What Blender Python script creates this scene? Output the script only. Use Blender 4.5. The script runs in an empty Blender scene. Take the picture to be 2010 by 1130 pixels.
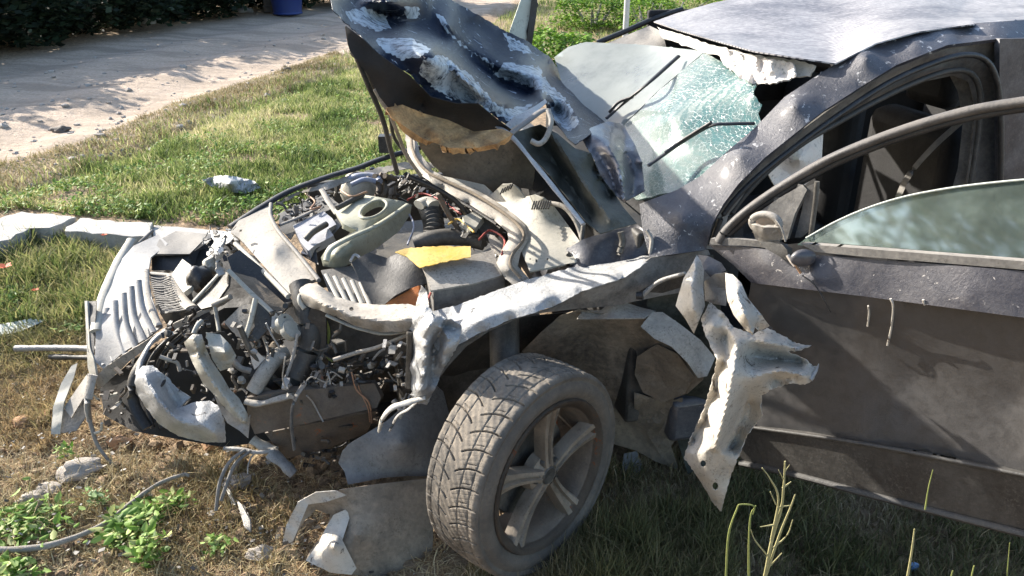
import bpy, bmesh, math, random
import numpy as np
from mathutils import Vector, Matrix, noise
from mathutils.geometry import delaunay_2d_cdt
random.seed(7); np.random.seed(7)
R = math.radians
sc = bpy.context.scene
COL = sc.collection

# ------------------------------------------------------------------ camera
CAMZ = 1.78; PITCH = R(24.4); FPX = 1577.0
cam = bpy.data.cameras.new('camera'); camo = bpy.data.objects.new('camera', cam); COL.objects.link(camo)
cam.sensor_width = 36.0; cam.lens = 36.0*FPX/2010.0; cam.clip_start = 0.05; cam.clip_end = 600
camo.location = (0, 0, CAMZ); camo.rotation_euler = (R(90)-PITCH, 0, 0)
sc.camera = camo
# ------------------------------------------------------------------ light
SUN_EL = R(26); SUN_DIR = Vector((-0.85, 0.53, 0)).normalized()      # horizontal direction towards the sun
sun_v = Vector((SUN_DIR.x*math.cos(SUN_EL), SUN_DIR.y*math.cos(SUN_EL), math.sin(SUN_EL)))
w = bpy.data.worlds.new('World'); sc.world = w; w.use_nodes = True
wn = w.node_tree.nodes; wl = w.node_tree.links
bg = wn['Background']; bg.inputs['Strength'].default_value = 0.15
sky = wn.new('ShaderNodeTexSky'); sky.sky_type = 'NISHITA'; sky.sun_disc = False
sky.sun_elevation = SUN_EL; sky.sun_rotation = math.atan2(sun_v.x, sun_v.y)
sky.air_density = 1.0; sky.dust_density = 1.5
wl.new(sky.outputs[0], bg.inputs['Color'])
sl = bpy.data.lights.new('sun', 'SUN'); slo = bpy.data.objects.new('sun', sl); COL.objects.link(slo)
sl.energy = 5.0; sl.angle = R(0.53); sl.color = (1.0, 0.93, 0.83)
slo.rotation_euler = sun_v.to_track_quat('Z', 'Y').to_euler(); slo.location = (-6, 4, 6)
sc.view_settings.view_transform = 'Standard'; sc.view_settings.look = 'None'
sc.view_settings.exposure = 1.25; sc.view_settings.gamma = 1.0
sc.view_settings.use_curve_mapping = False

# ------------------------------------------------------------------ frames of reference
PSI = R(14)
CA = Vector((0, 2.05, 0)); CN = Vector((-math.sin(PSI), math.cos(PSI), 0)); CL = Vector((math.cos(PSI), math.sin(PSI), 0))
O = Vector((0, 0, CAMZ)); sp, cp = math.sin(PITCH), math.cos(PITCH)
DH = Vector((0.53, 1.98, 0)); DDIR = Vector((0.69, -0.72, 0)).normalized()      # the open door: hinge and direction
DN = Vector((DDIR.y, -DDIR.x, 0))                                               # its outer face
def ray(px, py):
    dx = (px-1005.0)/FPX; dy = (565.0-py)/FPX
    return Vector((dx, cp+dy*sp, -sp+dy*cp))
def P(px, py, k, m='v'):
    """a point of the place seen at (px,py): m='v' k metres behind the near side of the car, m='z' k metres
    above the ground, m='d' k metres proud of the open door, m='Y' k metres in front of the viewer"""
    D = ray(px, py)
    if m == 'v': t = (k - (O-CA).dot(CN))/D.dot(CN)
    elif m == 'z': t = (k-CAMZ)/D.z
    elif m == 'd': t = (k - (O-DH).dot(DN))/D.dot(DN)
    elif m == 'Y': t = k/D.y
    return O + D*t
def C(u, v, z): return CA + CL*u + CN*v + Vector((0, 0, z))

# ------------------------------------------------------------------ materials
MATS = {}
def rgb(c): return (c[0], c[1], c[2], 1.0) if not isinstance(c, (int, float)) else (c, c, c, 1.0)
class NB:
    def __init__(s, name):
        s.m = bpy.data.materials.new(name); s.m.use_nodes = True; s.t = s.m.node_tree; s.n = s.t.nodes; s.l = s.t.links
        s.b = s.n['Principled BSDF']; s.out = s.n['Material Output']
        s.tc = s.n.new('ShaderNodeTexCoord'); MATS[name] = s.m
    def noise(s, scale, detail=6, rough=.6, dist=0, vec=None):
        q = s.n.new('ShaderNodeTexNoise'); q.inputs['Scale'].default_value = scale; q.inputs['Detail'].default_value = detail
        q.inputs['Roughness'].default_value = rough; q.inputs['Distortion'].default_value = dist
        s.l.new(vec or s.tc.outputs['Object'], q.inputs['Vector']); return q.outputs['Fac']
    def ramp(s, f, a, b, lo=0, hi=1):
        q = s.n.new('ShaderNodeMapRange'); q.interpolation_type = 'SMOOTHSTEP'
        q.inputs[1].default_value = a; q.inputs[2].default_value = b; q.inputs[3].default_value = lo; q.inputs[4].default_value = hi
        s.l.new(f, q.inputs[0]); return q.outputs[0]
    def mix(s, f, a, b):
        q = s.n.new('ShaderNodeMix'); q.data_type = 'RGBA'
        if isinstance(f, (int, float)): q.inputs[0].default_value = f
        else: s.l.new(f, q.inputs[0])
        for i, c in ((6, a), (7, b)):
            if hasattr(c, 'is_linked') or hasattr(c, 'links'): s.l.new(c, q.inputs[i])
            else: q.inputs[i].default_value = rgb(c)
        return q.outputs[2]
    def math(s, op, a, b=0.5, clamp=False):
        q = s.n.new('ShaderNodeMath'); q.operation = op; q.use_clamp = clamp
        for i, c in ((0, a), (1, b)):
            if isinstance(c, (int, float)): q.inputs[i].default_value = c
            else: s.l.new(c, q.inputs[i])
        return q.outputs[0]
    def map(s, sc_=(1, 1, 1), rot=(0, 0, 0)):
        q = s.n.new('ShaderNodeMapping'); q.inputs['Scale'].default_value = sc_; q.inputs['Rotation'].default_value = rot
        s.l.new(s.tc.outputs['Object'], q.inputs['Vector']); return q.outputs[0]
    def up(s):
        g = s.n.new('ShaderNodeNewGeometry'); x = s.n.new('ShaderNodeSeparateXYZ'); s.l.new(g.outputs['Normal'], x.inputs[0]); return x.outputs[2]
    def set(s, k, v):
        if isinstance(v, (int, float)): s.b.inputs[k].default_value = v
        elif isinstance(v, tuple): s.b.inputs[k].default_value = rgb(v)
        else: s.l.new(v, s.b.inputs[k])
    def bump(s, h, st=.3, d=.01):
        q = s.n.new('ShaderNodeBump'); q.inputs['Strength'].default_value = st; q.inputs['Distance'].default_value = d
        s.l.new(h, q.inputs['Height']); s.l.new(q.outputs[0], s.b.inputs['Normal'])
def dusty(name, base, dust=(.42, .37, .3), amt=.5, rough=.6, metal=0, scale=9, coat=0, up=.3, spots=None, spot_t=.63, spot_s=14, bump=.25, second=None, streak=None, grit=.55, gritc=None):
    b = NB(name)
    n1 = b.noise(scale, 8, .65, .4); n2 = b.noise(scale*9, 5, .7)
    col = base
    if second: col = b.mix(b.ramp(b.noise(scale*.7, 7, .7, 1.0), .46, .56), base, second)
    f = b.math('ADD', b.math('MULTIPLY', b.ramp(n1, .3, .7), .75), b.math('MULTIPLY', b.ramp(n2, .35, .7), .35))
    f = b.math('ADD', b.math('MULTIPLY', f, amt*1.25), b.math('MULTIPLY', b.math('MAXIMUM', b.up(), 0.0), up*amt))
    f = b.math('MULTIPLY', f, 1.0, True)
    col = b.mix(f, col, dust)
    if spots:
        g = b.ramp(b.noise(spot_s, 7, .72, .6), spot_t, spot_t+.04)
        col = b.mix(g, col, spots)
    if grit:
        gq = b.math('MULTIPLY', b.ramp(b.noise(scale*14, 8, .8, .3), .5, .62), b.ramp(b.noise(scale*2.3, 5, .7), .4, .62))
        gq2 = b.ramp(b.noise(scale*30, 4, .7), .6, .7)
        col = b.mix(b.math('MULTIPLY', b.math('MAXIMUM', gq, b.math('MULTIPLY', gq2, .6)), grit), col, (.05, .042, .033) if not gritc else gritc)
    if streak:
        g = b.ramp(b.noise(1, 4, .7, 0, b.map(streak[0], streak[1])), streak[2], streak[2]+.06)
        col = b.mix(g, col, streak[3])
    b.set('Base Color', col); b.set('Metallic', b.math('MULTIPLY', b.math('SUBTRACT', 1.0, f), metal) if metal else 0.0)
    b.set('Roughness', b.math('ADD', b.math('MULTIPLY', f, .5), rough*.75, True))
    if coat: b.set('Coat Weight', coat); b.set('Coat Roughness', .12)
    b.bump(b.math('ADD', n1, b.math('ADD', b.math('MULTIPLY', n2, .7), b.math('MULTIPLY', b.noise(scale*35, 4, .7), .35))), bump*1.6, .004)
    return b.m
_h = dusty('hood_paint', (.007, .012, .026), grit=.12, dust=(.1, .12, .15), amt=.06, rough=.3, metal=0, scale=30, coat=0, up=0, spots=(.4, .46, .52), spot_t=.63, spot_s=16, bump=.35, streak=((7, 70, 20), (0, .6, .5), .64, (.42, .48, .53)))
_h.node_tree.nodes['Principled BSDF'].inputs['IOR'].default_value = 1.22
dusty('hood_silver', (.05, .045, .05), dust=(.22, .22, .23), amt=.4, rough=.3, metal=.4, scale=14, coat=.4, spots=(.42, .42, .44), spot_t=.6, spot_s=12, bump=.3)
dusty('dark_paint', gritc=(.3, .28, .25), grit=.18, base=(.018, .022, .034), dust=(.2, .19, .19), amt=.3, rough=.4, metal=.2, scale=7, coat=.3, up=.35, spots=(.5, .48, .45), spot_t=.68, spot_s=38)
dusty('pillar_paint', (.012, .014, .026), dust=(.3, .29, .29), amt=.17, rough=.4, metal=.1, scale=16, coat=.2, up=1.1, spots=(.5, .49, .48), spot_t=.6, spot_s=34, bump=.5, grit=.3)
dusty('door_upper_paint', (.018, .019, .03), dust=(.2, .185, .18), amt=.22, rough=.42, metal=.1, scale=16, coat=.2, up=.6, spots=(.42, .39, .36), spot_t=.63, spot_s=50, grit=.2)
dusty('door_lower_paint', (.038, .037, .037), dust=(.072, .068, .065), amt=.6, rough=.42, metal=0, scale=38, up=0, bump=.12, coat=.25, grit=.25, gritc=(.11, .1, .09))
dusty('fender_inner', (.4, .37, .32), dust=(.58, .54, .47), amt=.6, rough=.5, scale=9, spots=(.1, .075, .055), spot_t=.6, spot_s=13, bump=.4, grit=.8)
dusty('bare_steel', (.22, .22, .22), dust=(.5, .47, .42), amt=.55, rough=.4, metal=.45, scale=14, spots=(.12, .11, .1), spot_t=.66, spot_s=20, bump=.6)
dusty('torn_silver', (.28, .29, .3), dust=(.52, .515, .495), amt=.6, rough=.35, metal=.35, scale=12, spots=(.03, .03, .035), spot_t=.63, spot_s=13, bump=.8, grit=.6)
dusty('pale_plastic', (.16, .15, .135), dust=(.45, .41, .35), amt=.62, rough=.6, scale=9, up=.6, bump=.3, grit=.7)
dusty('cover_plastic', (.26, .26, .225), dust=(.5, .47, .4), amt=.6, rough=.5, scale=6, up=.5, bump=.15, grit=.5)
dusty('grille_plastic', (.12, .12, .125), dust=(.4, .39, .37), amt=.7, rough=.5, scale=14, up=.3, bump=.2)
dusty('gray_plastic', (.07, .07, .07), dust=(.3, .28, .25), amt=.55, rough=.6, scale=9, up=.5)
dusty('dark_plastic', gritc=(.3, .28, .25), grit=.18, base=(.018, .018, .018), dust=(.13, .12, .105), amt=.35, rough=.55, scale=9, up=.3)
dusty('liner_plastic', (.06, .054, .046), dust=(.3, .25, .19), amt=.8, rough=.75, scale=5, up=.5, bump=.4)
dusty('flap_plastic', (.09, .095, .1), dust=(.27, .26, .24), amt=.6, rough=.5, scale=6, up=.2, bump=.3)
dusty('black_trim', gritc=(.3, .28, .25), grit=.18, base=(.012, .012, .013), dust=(.09, .085, .08), amt=.25, rough=.45, scale=12, up=.1)
dusty('steel_dark', gritc=(.3, .28, .25), grit=.18, base=(.035, .034, .032), dust=(.18, .165, .14), amt=.45, rough=.5, metal=.3, scale=12)
dusty('rusty_steel', (.07, .055, .045), dust=(.2, .165, .125), amt=.5, rough=.7, scale=14, spots=(.25, .09, .04), spot_t=.6)
dusty('green_underside', (.02, .024, .02), dust=(.13, .13, .11), amt=.5, rough=.5, metal=0, scale=9, up=.6)
dusty('insulation', (.22, .12, .05), dust=(.62, .38, .17), amt=.9, rough=.95, scale=12, bump=1.0, up=0)
dusty('cloth_insulation', (.1, .085, .065), dust=(.22, .18, .135), amt=.8, rough=.95, scale=8, bump=.6)
dusty('tyre_rubber', (.045, .042, .038), dust=(.29, .25, .2), amt=.75, rough=.85, scale=7, up=0, bump=.3)
dusty('rim_alloy', (.15, .13, .105), dust=(.25, .21, .165), amt=.7, rough=.4, metal=.5, scale=9)
dusty('yellow_plastic', (.68, .4, .03), dust=(.66, .5, .2), amt=.6, rough=.5, scale=8)
dusty('orange_plastic', (.5, .13, .012), dust=(.45, .2, .06), amt=.4, rough=.5, scale=8)
dusty('frame_rubber', (.04, .038, .037), dust=(.17, .155, .14), amt=.6, rough=.5, scale=14, up=.4)
dusty('shade_black', (.01, .01, .01), dust=(.035, .031, .026), amt=.5, rough=.85, grit=0, up=0)  # near black, standing in for shade where the sun would still reach
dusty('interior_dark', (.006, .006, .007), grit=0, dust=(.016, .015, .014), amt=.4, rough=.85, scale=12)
dusty('interior_pale', (.6, .54, .47), dust=(.5, .42, .36), amt=.5, rough=.9, scale=5)
dusty('airbag_cloth', (.82, .78, .72), dust=(.6, .5, .45), amt=.3, rough=.9, scale=7)
dusty('headliner', (.55, .53, .48), dust=(.4, .38, .34), amt=.4, rough=.9, scale=5)
dusty('olive_cover', (.24, .25, .19), dust=(.46, .45, .35), amt=.55, rough=.42, scale=6, up=.5, bump=.12, grit=.4)
dusty('bluish_plastic', (.22, .23, .27), dust=(.42, .42, .43), amt=.5, rough=.5, scale=8, up=.5)
dusty('red_wire', (.35, .03, .02), dust=(.3, .12, .1), amt=.3)
dusty('blue_hose', (.2, .25, .4), dust=(.5, .47, .42), amt=.4, rough=.5, scale=8)
dusty('concrete', (.33, .31, .28), dust=(.56, .53, .48), amt=.62, rough=.9, scale=9, spots=(.3, .28, .25), spot_t=.66, spot_s=30, bump=.7)
dusty('stone', (.32, .29, .26), dust=(.45, .4, .34), amt=.7, rough=.9, scale=12, bump=.8)
dusty('brick_chunk', (.42, .2, .09), dust=(.5, .36, .22), amt=.5, rough=.95, scale=12, bump=.9)
dusty('branch_bark', (.27, .25, .22), dust=(.45, .41, .35), amt=.7, rough=.9, scale=20, bump=1)
dusty('post_metal', (.6, .6, .58), dust=(.5, .5, .5), amt=.4, rough=.4, metal=.2, scale=5)
dusty('white_blade', (.45, .5, .44), dust=(.6, .62, .55), amt=.6, rough=.4, scale=6)
dusty('barrel_blue', (.01, .03, .16), dust=(.04, .06, .16), amt=.4, rough=.5, scale=4)
dusty('blue_scrap', (.12, .25, .5), dust=(.25, .38, .55), amt=.5, rough=.5, scale=9)
dusty('copper_wire', (.35, .16, .08), dust=(.4, .3, .2), amt=.4, rough=.5, scale=9)
dusty('red_petal', (.7, .1, .03), dust=(.6, .15, .05), amt=.4, rough=.7, scale=20)

_t = NB.__new__(NB); _m = MATS['tyre_rubber']; _t.m = _m; _t.t = _m.node_tree; _t.n = _t.t.nodes; _t.l = _t.t.links; _t.b = _t.n['Principled BSDF']; _t.tc = _t.n.new('ShaderNodeTexCoord')
_x = _t.n.new('ShaderNodeSeparateXYZ'); _t.l.new(_t.tc.outputs['Object'], _x.inputs[0])
_s = _t.ramp(_t.math('ABSOLUTE', _x.outputs[0]), .088, .1, 0, .62)          # sidewalls mixed darker and less tan than the tread
_t.l.new(_t.mix(_s, _t.b.inputs['Base Color'].links[0].from_socket, (.05, .045, .04)), _t.b.inputs['Base Color'])
MATS['green_underside'].node_tree.nodes['Principled BSDF'].inputs['IOR'].default_value = 1.25
# roof: dust wiped in wavy lines
b = NB('roof_paint')
mp = b.map((1, 1, 1), (0, 0, R(-14)))
wv = b.n.new('ShaderNodeTexWave'); wv.bands_direction = 'Y'; wv.inputs['Scale'].default_value = 16; wv.inputs['Distortion'].default_value = 3.5
wv.inputs['Detail'].default_value = 4; wv.inputs['Detail Scale'].default_value = .8; b.l.new(mp, wv.inputs['Vector'])
n1 = b.noise(3, 6, .6); f = b.math('MULTIPLY', b.ramp(wv.outputs['Fac'], .15, .6), b.ramp(n1, .3, .55, .25, 1))
f2 = b.math('ADD', b.math('MULTIPLY', f, .65), b.math('ADD', b.math('MULTIPLY', b.ramp(b.noise(45, 5, .7), .4, .7), .25), .05), True)
b.set('Base Color', b.mix(f2, (.045, .045, .06), (.56, .53, .51))); b.set('Roughness', .5)
b.bump(f2, .1, .003)
# crazed laminated glass: milky where the inner film holds thousands of crumbs
b = NB('crazed_glass')
vo = b.n.new('ShaderNodeTexVoronoi'); vo.feature = 'DISTANCE_TO_EDGE'; vo.inputs['Scale'].default_value = 75; b.l.new(b.tc.outputs['Object'], vo.inputs['Vector'])
cr = b.ramp(vo.outputs['Distance'], .0, .07, 1, 0); big = b.ramp(b.noise(3.2, 5, .6, .5), .38, .62)
wv = b.n.new('ShaderNodeTexNoise'); wv.inputs['Scale'].default_value = 22; wv.inputs['Detail'].default_value = 8; wv.inputs['Roughness'].default_value = .8; b.l.new(b.tc.outputs['Object'], wv.inputs['Vector'])
col = b.mix(big, (.08, .15, .14), (.31, .36, .32)); col = b.mix(b.math('MULTIPLY', cr, b.ramp(wv.outputs['Fac'], .42, .6)), col, (.62, .68, .65))
imp = Vector(P(1488, 210, .25))-C(.6, .9, 0)
mpp = b.n.new('ShaderNodeMapping'); mpp.inputs['Location'].default_value = -imp; b.l.new(b.tc.outputs['Object'], mpp.inputs['Vector'])
wr = b.n.new('ShaderNodeTexWave'); wr.wave_type = 'RINGS'; wr.rings_direction = 'SPHERICAL'; wr.inputs['Scale'].default_value = 9; wr.inputs['Distortion'].default_value = 7; wr.inputs['Detail'].default_value = 6; wr.inputs['Detail Scale'].default_value = 2.5
b.l.new(mpp.outputs[0], wr.inputs['Vector'])
ln = b.n.new('ShaderNodeVectorMath'); ln.operation = 'LENGTH'; b.l.new(mpp.outputs[0], ln.inputs[0])
near = b.ramp(ln.outputs['Value'], .05, .55, 1, 0)
col = b.mix(b.math('MULTIPLY', b.ramp(wr.outputs['Fac'], .55, .95), b.math('ADD', b.math('MULTIPLY', near, .6), .15)), col, (.05, .16, .15))
col = b.mix(b.ramp(b.noise(7, 10, .85), .53, .6, 0, .75), col, (.06, .17, .17))
far_ = b.ramp(b.math('ADD', ln.outputs['Value'], b.math('MULTIPLY', b.math('SUBTRACT', b.noise(4, 6, .7), .5), .5)), .3, .62)
col = b.mix(far_, col, b.mix(b.math('MULTIPLY', cr, .5), (.3, .33, .305), (.42, .45, .41)))
b.set('Base Color', col); b.set('Roughness', b.math('ADD', b.math('MULTIPLY', cr, .3), .12)); b.set('Coat Weight', .5); b.set('Coat Roughness', .06)
b.bump(b.math('ADD', cr, wv.outputs['Fac']), .35, .003)
tr = b.n.new('ShaderNodeBsdfTransparent'); tr.inputs[0].default_value = (.75, .9, .86, 1); ms = b.n.new('ShaderNodeMixShader'); ms.inputs[0].default_value = .22
b.l.new(b.b.outputs[0], ms.inputs[1]); b.l.new(tr.outputs[0], ms.inputs[2]); b.l.new(ms.outputs[0], b.out.inputs[0])
# pale dust-filmed glass
def film(name, col, a, rough=.05, dustc=(.5, .5, .47), dl=.45, dh=.75, refl=.04):
    b = NB(name)
    n = b.noise(5, 8, .7)
    gl = b.n.new('ShaderNodeBsdfGlossy'); gl.inputs[0].default_value = (1, 1, 1, 1); gl.inputs['Roughness'].default_value = rough
    tr = b.n.new('ShaderNodeBsdfTransparent'); tr.inputs[0].default_value = rgb(col)
    fr = b.n.new('ShaderNodeFresnel'); fr.inputs[0].default_value = 1.52
    m1 = b.n.new('ShaderNodeMixShader'); b.l.new(b.math('ADD', fr.outputs[0], refl), m1.inputs[0]); b.l.new(tr.outputs[0], m1.inputs[1]); b.l.new(gl.outputs[0], m1.inputs[2])
    b.set('Base Color', dustc); b.set('Roughness', .8)
    m2 = b.n.new('ShaderNodeMixShader'); b.l.new(b.ramp(n, dl, dh, a*.4, a), m2.inputs[0]); b.l.new(m1.outputs[0], m2.inputs[1]); b.l.new(b.b.outputs[0], m2.inputs[2])
    b.l.new(m2.outputs[0], b.out.inputs[0]); return b.m
film('door_glass', (.4, .55, .5), .3, .05, (.4, .5, .45), refl=.3)
film('film_glass', (.7, .85, .8), .62, .12, (.33, .355, .33), .1, .6)
# ground family: colours from a painted mask of soil / straw / road dirt
b = NB('ground_soil')
at = b.n.new('ShaderNodeAttribute'); at.attribute_name = 'zone'
n1 = b.noise(2.2, 9, .7); n2 = b.noise(26, 8, .75); n3 = b.noise(120, 5, .7)
soil = b.mix(b.ramp(n2, .35, .65), (.13, .085, .05), (.5, .35, .21)); soil = b.mix(b.ramp(n1, .45, .6, 0, .6), soil, (.4, .3, .19))
road = b.mix(b.ramp(n2, .35, .7), (.48, .37, .275), (.66, .53, .41)); road = b.mix(b.ramp(b.noise(1, 7, .7, .3, b.map((.5, 2.2, 1), (0, 0, R(-35)))), .42, .6, 0, .65), road, (.3, .235, .175))
b.set('Base Color', b.mix(b.ramp(n3, .55, .75, 0, .45), b.mix(at.outputs['Fac'], soil, road), (.12, .09, .065))); b.set('Roughness', .95)
b.bump(b.math('ADD', b.math('MULTIPLY', n2, 1.0), b.math('ADD', b.math('MULTIPLY', n3, .5), b.math('MULTIPLY', b.noise(7, 6, .65), 2.0))), .9, .025)
def leafmat(name, rough=.6, trans=.3):
    b = NB(name)
    at = b.n.new('ShaderNodeAttribute'); at.attribute_name = 'tint'
    b.set('Base Color', at.outputs['Color']); b.set('Roughness', rough); b.set('Specular IOR Level', .25)
    tl = b.n.new('ShaderNodeBsdfTranslucent'); b.l.new(at.outputs['Color'], tl.inputs[0]); ms = b.n.new('ShaderNodeMixShader'); ms.inputs[0].default_value = trans
    b.l.new(b.b.outputs[0], ms.inputs[1]); b.l.new(tl.outputs[0], ms.inputs[2]); b.l.new(ms.outputs[0], b.out.inputs[0])
leafmat('grass_blades', .6, .42); leafmat('leaf_green'); leafmat('straw_litter', .8, .15)

# ------------------------------------------------------------------ object helpers
def link(name, me, mat, parent=None, label=None, cat=None, group=None, kind=None):
    o = bpy.data.objects.new(name, me); COL.objects.link(o)
    if mat: me.materials.append(MATS[mat])
    if parent: o.parent = parent
    if label: o['label'] = label
    if cat: o['category'] = cat
    if group: o['group'] = group
    if kind: o['kind'] = kind
    return o
def empty(name, label, cat, loc=(0, 0, 0), group=None):
    o = bpy.data.objects.new(name, None); COL.objects.link(o); o.empty_display_size = .1
    o.location = loc; o['label'] = label; o['category'] = cat
    if group: o['group'] = group
    return o
def origin(parent):
    v = Vector((0, 0, 0))
    while parent: v += parent.location; parent = parent.parent
    return v
def mesh(name, verts, faces, mat, parent=None, smooth=40, **kw):
    og = origin(parent); base = Vector((0, 0, 0))
    me = bpy.data.meshes.new(name)
    if not parent:
        a = np.array([tuple(v) for v in verts]); base = Vector((a[:, 0].mean(), a[:, 1].mean(), a[:, 2].min()))
    d = og+base
    me.from_pydata([tuple(Vector(v)-d) for v in verts], [], faces)
    me.validate(); me.update()
    if smooth:
        me.polygons.foreach_set('use_smooth', [True]*len(me.polygons)); me.set_sharp_from_angle(angle=R(smooth))
    o = link(name, me, mat, parent, **kw)
    if not parent: o.location = base
    return o
def solid(o, th, off=0):
    me = o.data; n = np.zeros(len(me.edges), int)
    ei = np.zeros(len(me.loops), np.int32); me.loops.foreach_get('edge_index', ei); n = np.bincount(ei, minlength=len(me.edges))
    at_ = me.attributes.get('sharp_edge') or me.attributes.new('sharp_edge', 'BOOLEAN', 'EDGE')
    s = np.zeros(len(me.edges), bool); at_.data.foreach_get('value', s); s |= (n < 2); at_.data.foreach_set('value', s)
    m = o.modifiers.new('thickness', 'SOLIDIFY'); m.thickness = th; m.offset = off; return o
def inpoly(x, y, poly):
    c = False; n = len(poly); j = n-1
    for i in range(n):
        xi, yi = poly[i][0], poly[i][1]; xj, yj = poly[j][0], poly[j][1]
        if (yi > y) != (yj > y) and x < (xj-xi)*(y-yi)/(yj-yi)+xi: c = not c
        j = i
    return c
def rbf(pts, vals):
    p = np.array(pts, float)/100.0; n = len(p)
    d = np.linalg.norm(p[:, None]-p[None], axis=2)
    A = np.zeros((n+3, n+3)); A[:n, :n] = d + np.eye(n)*1e-4; A[:n, n] = 1; A[:n, n+1:] = p; A[n, :n] = 1; A[n+1:, :n] = p.T
    b_ = np.zeros(n+3); b_[:n] = vals
    w_ = np.linalg.lstsq(A, b_, rcond=None)[0]
    def f(q):
        q = np.array(q, float)/100.0; dd = np.linalg.norm(q[:, None]-p[None], axis=2)
        return dd@w_[:n]+w_[n]+q@w_[n+1:]
    return f
def folds(rng, amp, wl_):
    """sharp folds as in struck sheet metal: triangle waves in a few random directions"""
    D = [(Vector((rng.uniform(-1, 1), rng.uniform(-1, 1), rng.uniform(-1, 1))).normalized(), rng.uniform(.6, 1.6)*wl_, rng.random()) for _ in range(3)]
    s = Vector((rng.uniform(0, 50), rng.uniform(0, 50), 0))
    def f(p):
        q = p + noise.noise_vector(p*(1.0/wl_)*.5+s)*wl_*.35
        a = 0
        for d, l, ph in D:
            x = (q.dot(d)/l+ph) % 1.0; a += abs(x-.5)*4-1
        return amp*(a/3.0 + .18*noise.noise(p*(4.0/wl_)+s))
    return f
def sheet(name, mat, parent, out, ctrl=(), m='v', k=0.0, holes=(), ridges=(), step=11, amp=.004, wl_=.12, th=.0025, jag=.0, seed=None, smooth=None, **kw):
    """a piece of sheet (metal, plastic, cloth): outline and inner points given by where they are seen and how far off
    they stand; gets folds, real thickness and ragged edges"""
    if smooth is None: smooth = 16 if amp >= .01 else 35
    rng = random.Random(seed if seed is not None else hash(len(out))+int(out[0][0]*7+out[0][1]*13))
    out = [(a[0], a[1], a[2] if len(a) > 2 else k) for a in out]; ctrl = [(a[0], a[1], a[2] if len(a) > 2 else k) for a in ctrl]
    for rd in ridges:
        for p0, p1 in zip(rd, rd[1:]):
            q = max(1, int(math.hypot(p1[0]-p0[0], p1[1]-p0[1])/11))
            ctrl += [tuple(p0[k_]+(p1[k_]-p0[k_])*j/q for k_ in range(3)) for j in range(q)]
        ctrl.append(tuple(rd[-1]))
    f = rbf([(a[0], a[1]) for a in list(out)+list(ctrl)], [a[2] for a in list(out)+list(ctrl)])
    pts = []; edges = []
    loops = []
    for lp in [out]+list(holes):
        L = []; n = len(lp)
        for i in range(n):
            a, c = lp[i], lp[(i+1) % n]; d = math.hypot(c[0]-a[0], c[1]-a[1]); q = max(1, int(d/step+.5))
            for j in range(q):
                t = j/q; x = a[0]+(c[0]-a[0])*t; y = a[1]+(c[1]-a[1])*t
                if jag and j: x += rng.uniform(-jag, jag); y += rng.uniform(-jag, jag)
                L.append((x, y))
        s = len(pts); pts += L; edges += [(s+i, s+(i+1) % len(L)) for i in range(len(L))]; loops.append(L)
    O0 = loops[0]; xs = [a[0] for a in O0]; ys = [a[1] for a in O0]; H = loops[1:]
    border = np.array(pts)
    y = min(ys); r = 0
    while y < max(ys):
        x = min(xs)+(step*.5 if r % 2 else 0)
        while x < max(xs):
            jx, jy = x+rng.uniform(-.2, .2)*step, y+rng.uniform(-.2, .2)*step
            if inpoly(jx, jy, O0) and not any(inpoly(jx, jy, h) for h in H) and np.min(np.abs(border-np.array((jx, jy))).max(axis=1)) > step*.42: pts.append((jx, jy))
            x += step
        y += step*.87; r += 1
    V, E, F, _, _, _ = delaunay_2d_cdt([Vector(a) for a in pts], edges, [], 0, 1e-5)
    val = f([(a.x, a.y) for a in V])
    W = [P(a.x, a.y, float(val[i]), m) for i, a in enumerate(V)]
    if amp:
        fo = folds(rng, amp, wl_)
        W = [p + (O-p).normalized()*fo(p) for p in W]
    FF = []
    for t in F:
        cx = sum(V[i].x for i in t)/3; cy = sum(V[i].y for i in t)/3
        if inpoly(cx, cy, O0) and not any(inpoly(cx, cy, h) for h in H): FF.append(tuple(t))
    # face the viewer's side consistently
    fl = []
    for t in FF:
        nrm = (W[t[1]]-W[t[0]]).cross(W[t[2]]-W[t[0]])
        fl.append(t if nrm.dot(O-W[t[0]]) > 0 else (t[0], t[2], t[1]))
    o = mesh(name, W, fl, mat, parent, smooth=smooth, **kw)
    if th: solid(o, th, -1)
    return o
def frame_at(d):
    d = d.normalized(); a = Vector((0, 0, 1)) if abs(d.z) < .9 else Vector((1, 0, 0))
    x = a.cross(d).normalized(); return x, d.cross(x)
def spline(pts, n):
    if len(pts) < 3: return [pts[0].lerp(pts[-1], i/n) for i in range(n+1)]
    q = [pts[0]*2-pts[1]]+list(pts)+[pts[-1]*2-pts[-2]]; out = []
    for i in range(1, len(q)-2):
        a, b_, c, d = q[i-1], q[i], q[i+1], q[i+2]
        for j in range(n):
            t = j/n; out.append(.5*((2*b_)+(c-a)*t+(2*a-5*b_+4*c-d)*t*t+(3*b_-a-3*c+d)*t**3))
    out.append(pts[-1]); return out
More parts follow.
